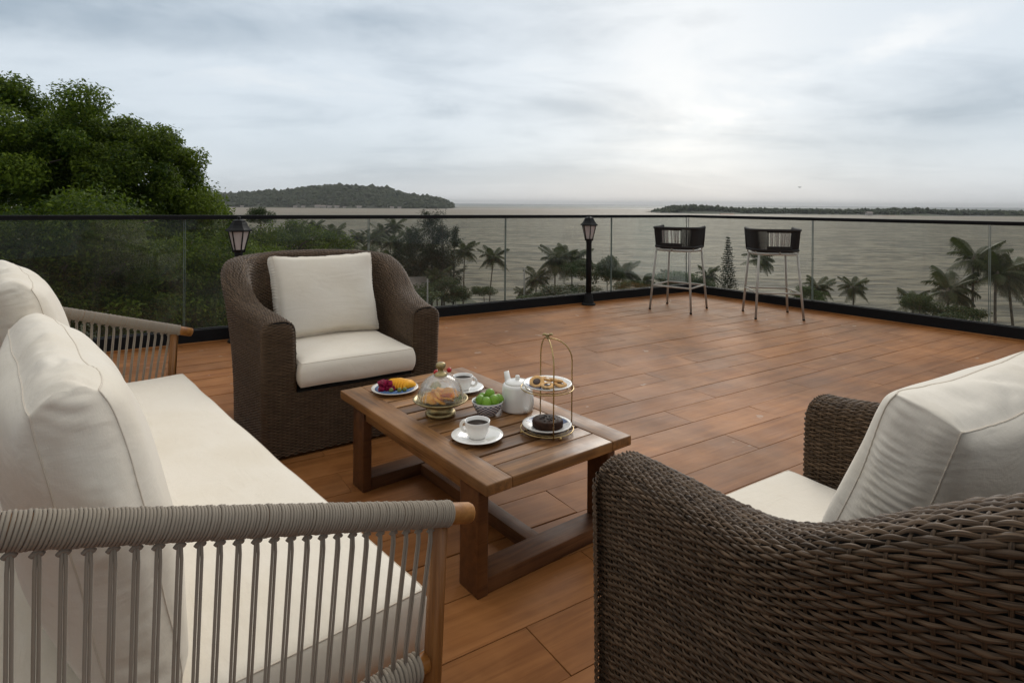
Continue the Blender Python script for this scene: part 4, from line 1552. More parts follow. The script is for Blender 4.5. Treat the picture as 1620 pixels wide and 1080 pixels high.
def build_tabletop():
    # front coffee
    sl = on_table(0.194, 0.335)
    saucer(sl, 'white saucer under the front coffee cup')
    cup((sl[0], sl[1], sl[2] + 0.0045), math.radians(165), 'white cup of black coffee at the front of the table')
    sl = on_table(0.475, 0.865)
    saucer(sl, 'white saucer under the coffee cup behind the glass dome')
    cup((sl[0], sl[1], sl[2] + 0.0045), math.radians(-12), 'white coffee cup half hidden behind the glass dome')
    # fruit plate
    pl = on_table(0.205, 1.045)
    o = lathe_obj('dinner_plate', plate_profile(0.106, 0.016), china_warm, None, pl, 48)
    tag(o, 'blue glazed plate with a pale rim, holding sliced fruit', 'plate')
    lathe_obj('glaze', [(0.0, 0.0), (0.066, 0.0003), (0.094, 0.0090), (0.0, 0.0012)], blue_glaze, o, (0, 0, 0.0056), 40)
    rr = random.Random(2)
    for k in range(8):
        # half moon slices standing against each other, fanned to the right
        mb = MB()
        n = 12
        v, f = [], []
        for s_, tk in ((0, -0.0045), (1, 0.0045)):
            for i in range(n + 1):
                a = PI * i / n
                v.append((0.045 * math.cos(a), tk + 0.006 * math.sin(a), 0.045 * math.sin(a)))
                v.append((0.040 * math.cos(a), tk, 0.004 * math.sin(a)))
        m_ = 2 * (n + 1)
        for i in range(n):
            a0, a1, b0, b1 = 2 * i, 2 * i + 2, 2 * i + 1, 2 * i + 3
            f += [(a0, b0, b1, a1), (m_ + a0, m_ + a1, m_ + b1, m_ + b0), (a0, a1, m_ + a1, m_ + a0), (b0, m_ + b0, m_ + b1, b1)]
        f += [(0, m_, m_ + 1, 1), (2 * n, 2 * n + 1, m_ + 2 * n + 1, m_ + 2 * n)]
        mb.add(v, f)
        px = -0.014 + k * 0.0112
        w = mb.obj('mango_slice', mango, None, True, (pl[0] + px + 0.006, pl[1] + 0.012 - 0.001 * k, pl[2] + 0.010), (math.radians(-24), math.radians(6), math.radians(30 + k * 3.5)))
        sc_ = 1.06 - 0.03 * abs(k - 3)
        w.scale = (sc_, 1, sc_)
        tag(w, 'orange mango slice fanned out on the blue plate', 'fruit slice', 'mango slices on the blue plate')
    for k in range(22):
        ax, ay = rr.uniform(-0.080, 0.002), rr.uniform(-0.052, 0.016)
        lv = 0.0 if k < 13 else 0.018
        if lv:
            ax, ay = -0.04 + (ax + 0.04) * 0.55, -0.005 + (ay + 0.005) * 0.5
        sz = rr.uniform(0.019, 0.026)
        o = board('dragon_fruit_cube', (sz, sz * 0.9, sz * 0.85), dragon, None, (pl[0] + ax, pl[1] + ay, pl[2] + 0.020 + lv), (rr.uniform(-.5, .5), rr.uniform(-.5, .5), rr.uniform(0, 3)), 0.003)
        tag(o, 'dark red dragon fruit cube heaped on the blue plate', 'fruit piece', 'dragon fruit cubes on the blue plate')
    for k, (ax, ay) in enumerate(((-0.006, -0.052), (0.030, -0.050), (0.052, -0.042))):
        tag(ball('grape', 0.010, green_skin, (pl[0] + ax, pl[1] + ay, pl[2] + 0.020)), ('small green fruit in front of the dragon fruit cubes', 'small green fruit in the middle in front of the mango', 'small green fruit rightmost in front of the mango')[k], 'fruit')
    # cake stand with dome
    cs = on_table(0.214, 0.640)
    root = empty('cake_stand', cs, 0, 'brass footed cake stand under a ribbed glass dome', 'cake stand')
    lathe_obj('foot', [(0.0, 0.0), (0.058, 0.0), (0.062, 0.004), (0.062, 0.012), (0.056, 0.018), (0.050, 0.020), (0.050, 0.027), (0.044, 0.032), (0.050, 0.038), (0.054, 0.046), (0.0, 0.048)], old_brass, root)
    lathe_obj('tray', [(0.0, 0.046), (0.060, 0.047), (0.092, 0.052), (0.108, 0.062), (0.112, 0.066), (0.1105, 0.0685), (0.104, 0.066), (0.090, 0.058), (0.06, 0.0535), (0.0, 0.053)], old_brass, root, n=48)
    dome = MB()
    R = 0.094
    prof = []
    for a in np.linspace(0.0, PI / 2 * 0.90, 18):
        prof.append((R * math.cos(a) ** 0.85, 0.060 + 0.104 * math.sin(a)))
    inner = [(r_ - 0.0022, z_ - 0.001) for r_, z_ in prof][::-1]
    dome.lathe(prof + inner, 96, flute=24, flute_amp=0.012)
    dome.f = [f for f in dome.f if len(f) == 4]
    dome.obj('glass_dome', dome_glass, root)
    lathe_obj('knob', [(0.0, 0.155), (0.026, 0.156), (0.0275, 0.162), (0.020, 0.170), (0.012, 0.174), (0.0105, 0.182), (0.013, 0.187), (0.019, 0.192), (0.0205, 0.200), (0.0185, 0.208), (0.012, 0.212), (0.0, 0.213)], old_brass, root, n=24)
    for k in range(11):
        a = k * 2 * PI / 11 + 0.2
        rad = 0.055
        mb = MB()
        mb.lathe([(0.0, -0.003), (0.024, -0.003), (0.027, -0.0015), (0.027, 0.0015), (0.024, 0.003), (0.0, 0.0035)], 18)
        o = mb.obj('orange_slice', orange_mat, None, True, (cs[0] + rad * math.cos(a), cs[1] + rad * math.sin(a), cs[2] + 0.073 + 0.003 * (k % 2)), (0.5 * math.sin(a), -0.5 * math.cos(a), a))
        tag(o, 'orange slice lying under the glass dome', 'fruit slice', 'orange slices under the glass dome')
    for k in range(6):
        a = k * 2 * PI / 6 + 0.5
        mb = MB()
        mb.lathe([(0.0, -0.003), (0.024, -0.003), (0.027, -0.0015), (0.027, 0.0015), (0.024, 0.003), (0.0, 0.0035)], 18)
        o = mb.obj('orange_slice', orange_mat, None, True, (cs[0] + 0.026 * math.cos(a), cs[1] + 0.026 * math.sin(a), cs[2] + 0.084), (0.7 * math.sin(a), -0.7 * math.cos(a), a))
        tag(o, 'orange slice lying under the glass dome', 'fruit slice', 'orange slices under the glass dome')
    # small bowl of berries behind the dome
    bb = on_table(0.345, 0.905)
    o = lathe_obj('fruit_bowl', [(0.0, 0.0), (0.030, 0.0), (0.045, 0.012), (0.058, 0.034), (0.0575, 0.036), (0.043, 0.014), (0.028, 0.004), (0.0, 0.004)], china, None, bb, 32)
    tag(o, 'white bowl of grapes and berries hidden behind the glass dome', 'bowl')
    for k in range(14):
        a, rr_ = rr.uniform(0, 2 * PI), rr.uniform(0, 0.036)
        tag(ball('grape', 0.012, grape_mat, (bb[0] + rr_ * math.cos(a), bb[1] + rr_ * math.sin(a), bb[2] + 0.030 + rr.uniform(0, 0.022))), 'pale green grape in the bowl behind the dome', 'grape', 'grapes in the bowl behind the dome')
    tag(ball('berry', 0.0115, cherry_mat, (bb[0] + 0.062, bb[1] + 0.0, bb[2] + 0.104)), 'bright red berry showing right of the dome knob', 'berry')
    tag(ball('berry', 0.0115, cherry_mat, (bb[0] + 0.004, bb[1] - 0.010, bb[2] + 0.096)), 'red berry half hidden left of the dome knob', 'berry')
    mb = MB()
    mb.tube([(bb[0] + 0.060, bb[1], bb[2] + 0.096), (bb[0] + 0.045, bb[1], bb[2] + 0.070), (bb[0] + 0.025, bb[1], bb[2] + 0.050)], 0.0015, 5)
    tag(mb.obj('berry_stalk', green_skin), 'thin green stalk under the red berry', 'stalk')
    # lime bowl
    lb = on_table(0.376, 0.523)
    o = lathe_obj('lime_bowl', [(0.0, 0.002), (0.026, 0.002), (0.028, 0.0), (0.033, 0.0), (0.036, 0.004), (0.050, 0.020), (0.060, 0.040), (0.0645, 0.056), (0.0640, 0.0575), (0.0620, 0.0565), (0.057, 0.040), (0.046, 0.020), (0.030, 0.007), (0.0, 0.006)], bowl_check, None, lb, 48)
    tag(o, 'blue and white checked bowl full of limes', 'bowl')
    spots = [(-0.030, -0.006, 0.060, 'lime at the left rim of the checked bowl'), (-0.010, -0.030, 0.058, 'lime low at the front left of the checked bowl'), (0.022, -0.026, 0.064, 'large lime at the front centre of the checked bowl'), (0.046, -0.004, 0.057, 'lime at the right rim of the checked bowl'), (0.012, 0.014, 0.076, 'topmost lime at the back of the checked bowl'), (-0.014, 0.034, 0.056, 'lime hidden at the far side of the checked bowl')]
    for k, (ax, ay, az, lab) in enumerate(spots):
        a = math.radians(15)
        tag(ball('lime', 0.0215, lime_mat, (lb[0] + ax * math.cos(a) - ay * math.sin(a), lb[1] + ax * math.sin(a) + ay * math.cos(a), lb[2] + az), (rr.uniform(-.6, .6), rr.uniform(-.6, .6), 0), (1, 1, 1.12)), lab, 'lime', 'limes in the checked bowl')
    # teapot
    tp = on_table(0.520, 0.500)
    root = empty('teapot', tp, math.radians(-58), 'white china teapot with a straight lid knob', 'teapot')
    lathe_obj('body', [(0.0, 0.0), (0.064, 0.0), (0.067, 0.003), (0.0675, 0.010), (0.066, 0.050), (0.063, 0.095), (0.061, 0.104), (0.054, 0.109), (0.0, 0.109)], china, root, n=48)
    lid = lathe_obj('lid', [(0.050, 0.108), (0.053, 0.110), (0.052, 0.114), (0.040, 0.120), (0.014, 0.124), (0.0, 0.124)], china, root, n=40)
    lathe_obj('knob', [(0.0095, 0.122), (0.0095, 0.138), (0.0085, 0.1405), (0.0, 0.141)], china, lid, n=16)
    mb = MB()
    mb.tube([(-0.055, 0, 0.060), (-0.068, 0, 0.085), (-0.080, 0, 0.112), (-0.090, 0, 0.136)], [0.024, 0.017, 0.0125, 0.0115], 14)
    mb.obj('spout', china, root)
    mb = MB()
    pts = [(0.058, 0, 0.094), (0.082, 0, 0.098), (0.104, 0, 0.086), (0.110, 0, 0.060), (0.100, 0, 0.032), (0.080, 0, 0.016), (0.062, 0, 0.014)]
    mb.tube(catmull(pts, 6), 0.0068, 10, squash=1.5)
    mb.obj('handle', china, root)
    # two tier stand
    st = on_table(0.458, 0.232)
    root = empty('tiered_stand', st, 0, 'two tier brass wire stand holding plates of sweets', 'stand')
    Rs = 0.100
    mb = MB()
    circ = lambda rad, z: [(rad * math.cos(a), rad * math.sin(a), z) for a in np.linspace(0, 2 * PI, 48, endpoint=False)]
    mb.tube(circ(Rs, 0.012), 0.0022, 8, closed=True)
    mb.tube(circ(Rs * 0.82, 0.012), 0.0018, 8, closed=True)
    mb.obj('lower_ring', brass, root)
    mb = MB()
    mb.tube(circ(Rs, 0.165), 0.0022, 8, closed=True)
    mb.tube(circ(Rs * 0.82, 0.165), 0.0018, 8, closed=True)
    mb.obj('upper_ring', brass, root)
    apex = 0.350
    for a, fa in ((math.radians(16), math.radians(72)), (math.radians(102), math.radians(196)), (math.radians(280), math.radians(296))):
        pts = [(Rs * math.cos(a), Rs * math.sin(a), z) for z in (0.004, 0.10, 0.20, 0.258)]
        for k in range(1, 9):
            b_ = k / 8 * PI / 2
            pts.append((Rs * math.cos(b_) ** 1.0 * math.cos(a), Rs * math.cos(b_) * math.sin(a), 0.258 + (apex - 0.258) * math.sin(b_)))
        mb = MB()
        mb.tube(pts, 0.0026, 8)
        w = mb.obj('wire_arch', brass, root)
        ball('ball_foot', 0.0062, brass, (Rs * math.cos(fa), Rs * math.sin(fa), 0.0062), parent=w)
        ring_link = MB()
        for z in (0.012, 0.165):
            ring_link.tube([(Rs * 0.81 * math.cos(a), Rs * 0.81 * math.sin(a), z), (Rs * math.cos(a), Rs * math.sin(a), z)], 0.0018, 6)
        ring_link.obj('spoke', brass, w)
    mb = MB()
    mb.lathe([(0.0, 0.348), (0.006, 0.350), (0.007, 0.355), (0.003, 0.359), (0.0, 0.360)], 12)
    for sg in (-1, 1):
        mb.tube([(0, 0, 0.356), (sg * 0.008, 0.003, 0.364), (sg * 0.016, 0.002, 0.365), (sg * 0.020, -0.002, 0.361)], [0.003, 0.005, 0.0045, 0.001], 8)
    mb.tube([(0, -0.006, 0.360), (0, -0.009, 0.367)], [0.003, 0.0028], 8)
    mb.obj('bird_finial', old_brass, root)
    lo = lathe_obj('small_plate', plate_profile(0.094, 0.013), china_warm, None, (st[0], st[1], st[2] + 0.0145), 48)
    tag(lo, 'speckled white plate on the lower tier under the chocolate cake', 'plate')
    up = lathe_obj('small_plate', plate_profile(0.094, 0.013), china_warm, None, (st[0], st[1], st[2] + 0.1675), 48)
    tag(up, 'white plate with blue glaze on the upper tier under the biscuits', 'plate')
    for o, sgn in ((lo, 1), (up, -1)):
        mb = MB()
        n = 20
        v = [(0, 0, 0.0052)]
        a0 = 2.2 if sgn < 0 else 0.2
        for i in range(n + 1):
            a = a0 + 2.6 * i / n
            v.append((0.060 * math.cos(a), 0.060 * math.sin(a), 0.0066))
        for i in range(n + 1):
            a = a0 + 2.6 * i / n
            v.append((0.083 * math.cos(a), 0.083 * math.sin(a), 0.0142))
        f = [(0, i + 1, i + 2) for i in range(n)] + [(1 + i, n + 2 + i, n + 3 + i, 2 + i) for i in range(n)]
        mb.add(v, f)
        mb.obj('glaze', navy_glaze, o)
    ck = lathe_obj('chocolate_cake', [(0.0, 0.0), (0.054, 0.0), (0.058, 0.004), (0.059, 0.020), (0.055, 0.027), (0.048, 0.029), (0.0, 0.030)], choc, None, (st[0] + 0.002, st[1] - 0.006, st[2] + 0.0200), 40)
    tag(ck, 'dark round chocolate cake on the lower tier of the stand', 'cake')
    mb = MB()
    for k in range(26):
        a, r_ = rr.uniform(0, 2 * PI), 0.030 * math.sqrt(rr.random())
        mb.box((-0.003, -0.002, 0), (0.003, 0.002, 0.004), Matrix.Rotation(rr.uniform(0, 3), 3, 'Z'), (r_ * math.cos(a), r_ * math.sin(a), 0.0285))
    tag(mb.obj('cake_crumb', choc_crumb, ck, smooth=False), kind='stuff')
    spots = [(-0.040, -0.006, 0.010, 0.55, 'large biscuit leaning at the left of the upper tier'), (-0.002, -0.036, 0.006, 0.12, 'biscuit with dark jam at the front of the upper tier'), (0.000, 0.020, 0.014, 0.2, 'biscuit with red jam at the back of the upper tier'), (0.036, 0.004, 0.014, 0.25, 'glazed biscuit resting on another at the right'), (0.048, -0.016, 0.006, 0.1, 'plain biscuit underneath at the right of the upper tier')]
    for k, (ax, ay, az, tl, lab) in enumerate(spots):
        rad = 0.029 if k == 0 else 0.0255
        c_ = lathe_obj('biscuit', [(0.0, -0.005), (rad * 0.85, -0.005), (rad, -0.001), (rad * 0.97, 0.004), (rad * 0.80, 0.0062), (rad * 0.55, 0.0050), (rad * 0.50, 0.0038), (0.0, 0.0036)], biscuit, None, (st[0] + ax, st[1] + ay, st[2] + 0.1755 + az), 24)
        c_.rotation_euler = (tl, -tl * 0.6, rr.uniform(0, 3))
        tag(c_, lab, 'biscuit', 'biscuits on the upper tier')
        lathe_obj('jam', [(0.0, 0.0036), (rad * 0.50, 0.0042), (rad * 0.42, 0.0056), (0.0, 0.0062)], jam, c_, n=20)


def catmull(pts, sub):
    P = [Vector(p) for p in pts]
    out = []
    for i in range(len(P) - 1):
        p0, p1, p2, p3 = P[max(i - 1, 0)], P[i], P[i + 1], P[min(i + 2, len(P) - 1)]
        for k in range(sub):
            t = k / sub
            out.append(0.5 * ((2 * p1) + (p2 - p0) * t + (2 * p0 - 5 * p1 + 4 * p2 - p3) * t * t + (-p0 + 3 * p1 - 3 * p2 + p3) * t ** 3))
    out.append(P[-1])
    return [tuple(p) for p in out]


def dome_glass_mat():
    m, t, p, out = new_mat('dome_glass')
    t.n.remove(p)
    tr = t.node('ShaderNodeBsdfTransparent')
    tr.inputs['Color'].default_value = (0.96, 0.96, 0.95, 1)
    gl = t.node('ShaderNodeBsdfGlossy')
    gl.inputs['Roughness'].default_value = 0.08
    d0 = t.node('ShaderNodeBsdfDiffuse')
    d0.inputs['Color'].default_value = (0.80, 0.79, 0.77, 1)
    d1 = t.node('ShaderNodeBsdfTranslucent')
    d1.inputs['Color'].default_value = (0.80, 0.79, 0.77, 1)
    df = t.node('ShaderNodeMixShader')
    t.l.new(d0.outputs[0], df.inputs[1])
    t.l.new(d1.outputs[0], df.inputs[2])
    lw = t.node('ShaderNodeLayerWeight')
    lw.inputs['Blend'].default_value = 0.30
    g = t.node('ShaderNodeTexCoord').outputs['Object']
    sp = t.node('ShaderNodeSeparateXYZ')
    t.l.new(g, sp.inputs[0])
    frost = t.math('MULTIPLY', t.step(sp.outputs[2], 0.075, 0.15), 0.22)
    mx = t.node('ShaderNodeMixShader')
    t.put(mx.inputs[0], t.math('ADD', t.math('MULTIPLY', lw.outputs['Fresnel'], 0.5), 0.03))
    t.l.new(tr.outputs[0], mx.inputs[1])
    t.l.new(gl.outputs[0], mx.inputs[2])
    mx2 = t.node('ShaderNodeMixShader')
    t.put(mx2.inputs[0], t.math('ADD', frost, 0.03))
    t.l.new(mx.outputs[0], mx2.inputs[1])
    t.l.new(df.outputs[0], mx2.inputs[2])
    t.l.new(mx2.outputs[0], out.inputs['Surface'])
    return m


def bowl_check_mat():
    m, t, p, out = new_mat('checked_china')
    g = t.node('ShaderNodeTexCoord').outputs['Object']
    sp = t.node('ShaderNodeSeparateXYZ')
    t.l.new(g, sp.inputs[0])
    a = t.math('ARCTAN2', sp.outputs[1], sp.outputs[0])
    ca = t.math('SINE', t.math('MULTIPLY', a, 18.0))
    cz = t.math('SINE', t.math('MULTIPLY', sp.outputs[2], 560.0))
    chk = t.step(t.math('MULTIPLY', ca, cz), -0.05, 0.05)
    chk = t.math('MULTIPLY', chk, t.math('MULTIPLY', t.step(sp.outputs[2], 0.050, 0.051, 1, 0), t.step(sp.outputs[2], 0.006, 0.0065)))
    rad = t.math('SQRT', t.math('ADD', t.math('POWER', sp.outputs[0], 2.0), t.math('POWER', sp.outputs[1], 2.0)))
    c = t.mix(chk, (0.70, 0.70, 0.70), (0.035, 0.050, 0.145))
    t.put(p.inputs['Base Color'], c)
    p.inputs['Roughness'].default_value = 0.2
    return m


dome_glass = dome_glass_mat()
bowl_check = bowl_check_mat()
navy_glaze = plain('navy_glaze', (0.06, 0.10, 0.22), 0.2, 0, 0.3, 60)
choc_crumb = plain('chocolate_crumb', (0.018, 0.009, 0.006), 0.7)
build_tabletop()


# ================================================================= VEGETATION
def leaf_cloud(clumps, n_leaf, size, rng, aspect=0.55, up=0.35, droop=0.0, shell=0.55, tone_base=0.35, tone_var=0.25):
    """quads scattered in ellipsoid clumps. clumps: (cx,cy,cz,rx,ry,rz,tone)"""
    C = np.array(clumps, float)
    vol = (C[:, 3] * C[:, 4] * C[:, 5]) ** (2 / 3)
    pick = rng.choice(len(C), n_leaf, p=vol / vol.sum())
    d = rng.normal(size=(n_leaf, 3))
    d /= np.linalg.norm(d, axis=1)[:, None]
    r = shell + (1 - shell) * rng.random(n_leaf) ** 0.7
    r *= 1 + 0.10 * rng.normal(size=n_leaf)
    pos = C[pick, :3] + d * C[pick, 3:6] * r[:, None]
    nrm = d * 0.6 + rng.normal(size=(n_leaf, 3)) * 0.55 + np.array([0, 0, up])
    nrm /= np.linalg.norm(nrm, axis=1)[:, None]
    t1 = np.cross(nrm, rng.normal(size=(n_leaf, 3)))
    t1[:, 2] -= droop
    t1 -= nrm * np.sum(t1 * nrm, 1)[:, None]
    t1 /= np.linalg.norm(t1, axis=1)[:, None]
    t2 = np.cross(nrm, t1)
    sz = size * (0.65 + 0.7 * rng.random(n_leaf))
    a = t1 * sz[:, None]
    b = t2 * (sz * aspect)[:, None]
    bend = nrm * (sz * 0.12)[:, None]
    V = np.stack([pos - a * 0.5, pos + b * 0.5 - bend, pos + a * 0.6, pos - b * 0.5 - bend], 1).reshape(-1, 3)
    Q = np.arange(n_leaf * 4).reshape(-1, 4)
    tone = np.clip(C[pick, 6] + tone_base + tone_var * rng.normal(size=n_leaf), 0, 1)
    return V, Q, np.repeat(tone, 4)


def crown_clumps(rng, n, R, rmin, rmax, flat=0.8, bottom=-0.35):
    out = []
    while len(out) < n:
        d = rng.normal(size=3)
        d /= np.linalg.norm(d)
        if d[2] < bottom:
            continue
        rad = R * (0.45 + 0.5 * rng.random() ** 0.6)
        r = rmin + (rmax - rmin) * rng.random()
        out.append((d[0] * rad, d[1] * rad, d[2] * rad * flat, r, r, r * 0.8, rng.normal() * 0.10))
    return out


def limb_mesh(rng, height, spread, n, r0, mat, name='trunk', lean=(0, 0)):
    mb = MB()
    top = np.array([lean[0], lean[1], height])
    mb.tube([(0, 0, -0.4), top * 0.4 + (0.1, 0, 0), top], [r0 * 1.25, r0, r0 * 0.55], 9)
    for k in range(n):
        a = rng.random() * 2 * PI
        z = 0.55 + 0.42 * rng.random()
        st = top * z
        e = st + np.array([math.cos(a) * spread * (0.6 + 0.5 * rng.random()), math.sin(a) * spread * (0.6 + 0.5 * rng.random()), spread * (0.25 + 0.6 * rng.random())])
        m = (st + e) / 2 + np.array([0, 0, spread * 0.12])
        mb.tube([st, m, e], [r0 * 0.45, r0 * 0.28, r0 * 0.08], 6)
    return mb.mesh(name, mat)


RV = np.random.default_rng(21)


def build_near_trees():
    """the tall broadleaf trees beyond the left end of the railing"""
    specs = [
        # centre (u, v, Y), radii, leaves, tone, label
        ((40, 258, 17.0), (2.75, 3.0, 2.45), 90000, 0.0, 'tall dense broadleaf tree filling the left edge above the railing'),
        ((185, 305, 18.0), (2.35, 2.6, 2.25), 80000, 0.06, 'round crowned green tree stepping down right of the tall broadleaf tree'),
        ((292, 378, 20.0), (1.35, 2.2, 2.1), 42000, -0.02, 'small leafy tree behind the first lamp post'),
        ((95, 420, 13.0), (2.6, 1.8, 1.75), 52000, -0.06, 'shaded leafy tree seen through the leftmost glass pane'),
        ((265, 470, 15.0), (1.9, 1.8, 1.7), 40000, -0.02, 'lower leafy tree seen through the glass left of the armchair'),
        ((455, 425, 34.0), (3.6, 3.0, 2.9), 22000, -0.06, 'mid green leafy tree behind the back of the armchair'),
        ((375, 455, 26.0), (2.6, 2.4, 2.6), 20000, -0.04, 'bushy green tree low behind the first lamp post'),
    ]
    for (u, v, Y), (rx, ry, rz), nl, tone, lab in specs:
        c = at_y(u, v, Y)
        gz = ground_z(c.x, c.y)
        root = empty('broadleaf_tree', (c.x, c.y, gz), 0, lab, 'tree')
        cl = []
        n = int(34 + 10 * rx)
        while len(cl) < n:
            d = RV.normal(size=3)
            d /= np.linalg.norm(d)
            if d[2] < -0.75:
                continue
            k = 0.62 + 0.38 * RV.random()
            r = 0.30 + 0.55 * RV.random() ** 1.3
            cl.append((d[0] * rx * k, d[1] * ry * k, d[2] * rz * k, r * rx / 2.6, r * ry / 2.6, r * 0.75 * rz / 2.3, tone + RV.normal() * 0.13))
        for k in range(10):
            cl.append((RV.normal() * rx * 0.3, RV.normal() * ry * 0.3, RV.normal() * rz * 0.3, 1.0, 1.0, 0.9, tone - 0.1))
        sz = 0.098 * (Y / 16.0) ** 0.6
        V, Q, tn = leaf_cloud(cl, nl, sz, RV, 0.5, 0.45, 0.3, 0.35, 0.36, 0.24)
        # loose sprigs standing out of the outline
        hz = c.z - gz
        V = V + np.array([0, 0, hz])
        link('crown', quad_mesh('crown', V, Q, near_leaf, False, tn), root)
        link('trunk', limb_mesh(RV, hz + rz * 0.25, rx * 0.8, 9, 0.16, bark), root)


build_near_trees()


def unit_crown(seed, n_clump, n_leaf, size, mat, flat=0.8, **kw):
    rng = np.random.default_rng(seed)
    cl = crown_clumps(rng, n_clump, 1.0, 0.22, 0.45, flat)
    V, Q, tn = leaf_cloud(cl, n_leaf, size, rng, **kw)
    return quad_mesh('crown', V, Q, mat, False, tn)


bush_meshes = [unit_crown(31 + i, 26, 5200, 0.085, mid_leaf, (0.75, 0.6, 0.95)[i]) for i in range(3)]


def place_bush(u_c, v_top, v_c, w_px, Y, k, label, name='leafy_bush', cat='bush', group=None, rz=0.0):
    c = at_y(u_c, v_c, Y)
    top = at_y(u_c, v_top, Y)
    R = w_px / 2 / F_PX * Y
    gz = ground_z(c.x, c.y)
    hz = max(0.35, top.z - c.z)
    root = empty(name, (c.x, c.y, min(gz, c.z - 0.6)), rz, label, cat, group)
    dz = c.z - root.location.z
    link('crown', bush_meshes[k % 3], root, (0, 0, dz), (0, 0, random.uniform(0, 6)), (R * 0.86, R * 0.86, hz * 0.98))
    mb = MB()
    mb.tube([(0, 0, -0.3), (0.05 * R, 0, dz * 0.5), (0, 0.02, dz + hz * 0.3)], [0.10, 0.08, 0.04], 6)
    mb.obj('trunk', bark, root)
    return root


# ---------------------------------------------------------------- palms
def frond_mesh(seed, rise, droop, n=34):
    rng = np.random.default_rng(seed)
    t = np.linspace(0, 1, 14)
    # unit length frond along +x
    x = t * (1 - 0.18 * droop * t)
    z = rise * t - droop * t ** 2.2
    y = 0.05 * np.sin(t * 3) * rng.normal()
    P = np.stack([x, y, z], 1)
    V, Q, tone = [], [], []
    for i in range(13):
        w0, w1 = 0.012 * (1 - 0.8 * t[i]), 0.012 * (1 - 0.8 * t[i + 1])
        b = len(V)
        V += [P[i] + (0, -w0, 0), P[i] + (0, w0, 0), P[i + 1] + (0, w1, 0), P[i + 1] + (0, -w1, 0)]
        Q.append((b, b + 1, b + 2, b + 3))
        tone += [0.6] * 4
    for k in range(n):
        s = 0.12 + 0.88 * k / (n - 1)
        c = np.array([np.interp(s, t, P[:, i]) for i in range(3)])
        d = np.array([np.interp(min(s + .03, 1), t, P[:, i]) - np.interp(s - .03, t, P[:, i]) for i in range(3)])
        d /= np.linalg.norm(d)
        ln = (0.30 + 0.08 * rng.random()) * (math.sin(PI * (0.16 + 0.80 * s)) ** 0.7) * (0.85 + 0.3 * rng.random())
        for sg in (-1, 1):
            side = np.array([0.45 * d[0], sg * 0.85, 0.45 * d[2] - 0.10])
            side /= np.linalg.norm(side)
            w = d * (0.0115 + 0.004 * rng.random())
            mid = c + side * ln * 0.55 + np.array([0, 0, -0.05 * ln])
            tip = c + side * ln * 0.92 + np.array([0, 0, -0.55 * ln * (0.6 + 0.6 * rng.random())])
            b = len(V)
            V += [c - w, c + w, mid + w, mid - w, mid - w, mid + w, tip + w * 0.3, tip - w * 0.3]
            Q += [(b, b + 1, b + 2, b + 3), (b + 4, b + 5, b + 6, b + 7)]
            tv = np.clip(0.45 + 0.22 * rng.normal(), 0, 1)
            tone += [tv] * 8
    return quad_mesh('frond', np.array(V), np.array(Q), palm_leaf, False, np.array(tone))


FRONDS = [frond_mesh(41, 1.05, 0.40), frond_mesh(42, 0.62, 0.60), frond_mesh(43, 0.22, 0.62), frond_mesh(44, -0.25, 0.60)]


def place_palm(u_c, v_c, w_px, Y, label, group=None, wind=0.0, lean=0.0, seed=0, n=17, u_base=None):
    rr = random.Random(seed + 100)
    c = at_y(u_c, v_c, Y)
    gz = ground_z(c.x, c.y)
    xb = c.x - lean
    if u_base is not None:
        xb = at_y(u_base, v_c, Y).x
    hz = max(2.0, c.z - gz)
    root = empty('coconut_palm', (xb, c.y, c.z - hz), 0, label, 'palm tree', group)
    dx = c.x - xb
    mb = MB()
    pts, rad = [], []
    for k in range(9):
        t = k / 8
        pts.append((dx * t ** 1.6, 0.2 * math.sin(t * 3 + seed), hz * t - 0.3 * (1 - t)))
        rad.append(0.15 - 0.06 * t + (0.06 if k == 0 else 0))
    mb.tube(pts, rad, 8)
    mb.obj('trunk', palm_bark, root)
    R = w_px / 2 / F_PX * Y * 1.12
    mb = MB()
    mb.lathe([(0.0, -0.25), (0.14, -0.2), (0.20, 0.0), (0.13, 0.2), (0.05, 0.4), (0.0, 0.45)], 8, (dx, 0, hz))
    mb.obj('crown_heart', palm_bark, root)
    for k in range(n):
        lv = k / (n - 1)
        a = k * 2.39996 + rr.uniform(-0.25, 0.25)
        m = FRONDS[min(3, int(lv * 4))]
        pitch = 0.0
        if wind:
            # blown to the +x side: fronds swing downwind, windward ones bend up and over
            wx = math.cos(a)
            a = math.atan2(math.sin(a) * (1 - 0.5 * abs(wind)), math.cos(a) + wind * (1.15 if wx < 0.3 else 0.6))
            pitch = -0.7 * max(0, -wx) * wind + 0.12 * wind
        s = R * rr.uniform(0.85, 1.12)
        o = link('frond', m, root, (dx, 0, hz + 0.1 - 0.1 * lv), (rr.uniform(-0.25, 0.25), pitch + rr.uniform(-0.12, 0.12), a), (s, s, s * rr.uniform(0.85, 1.1)))
    return root


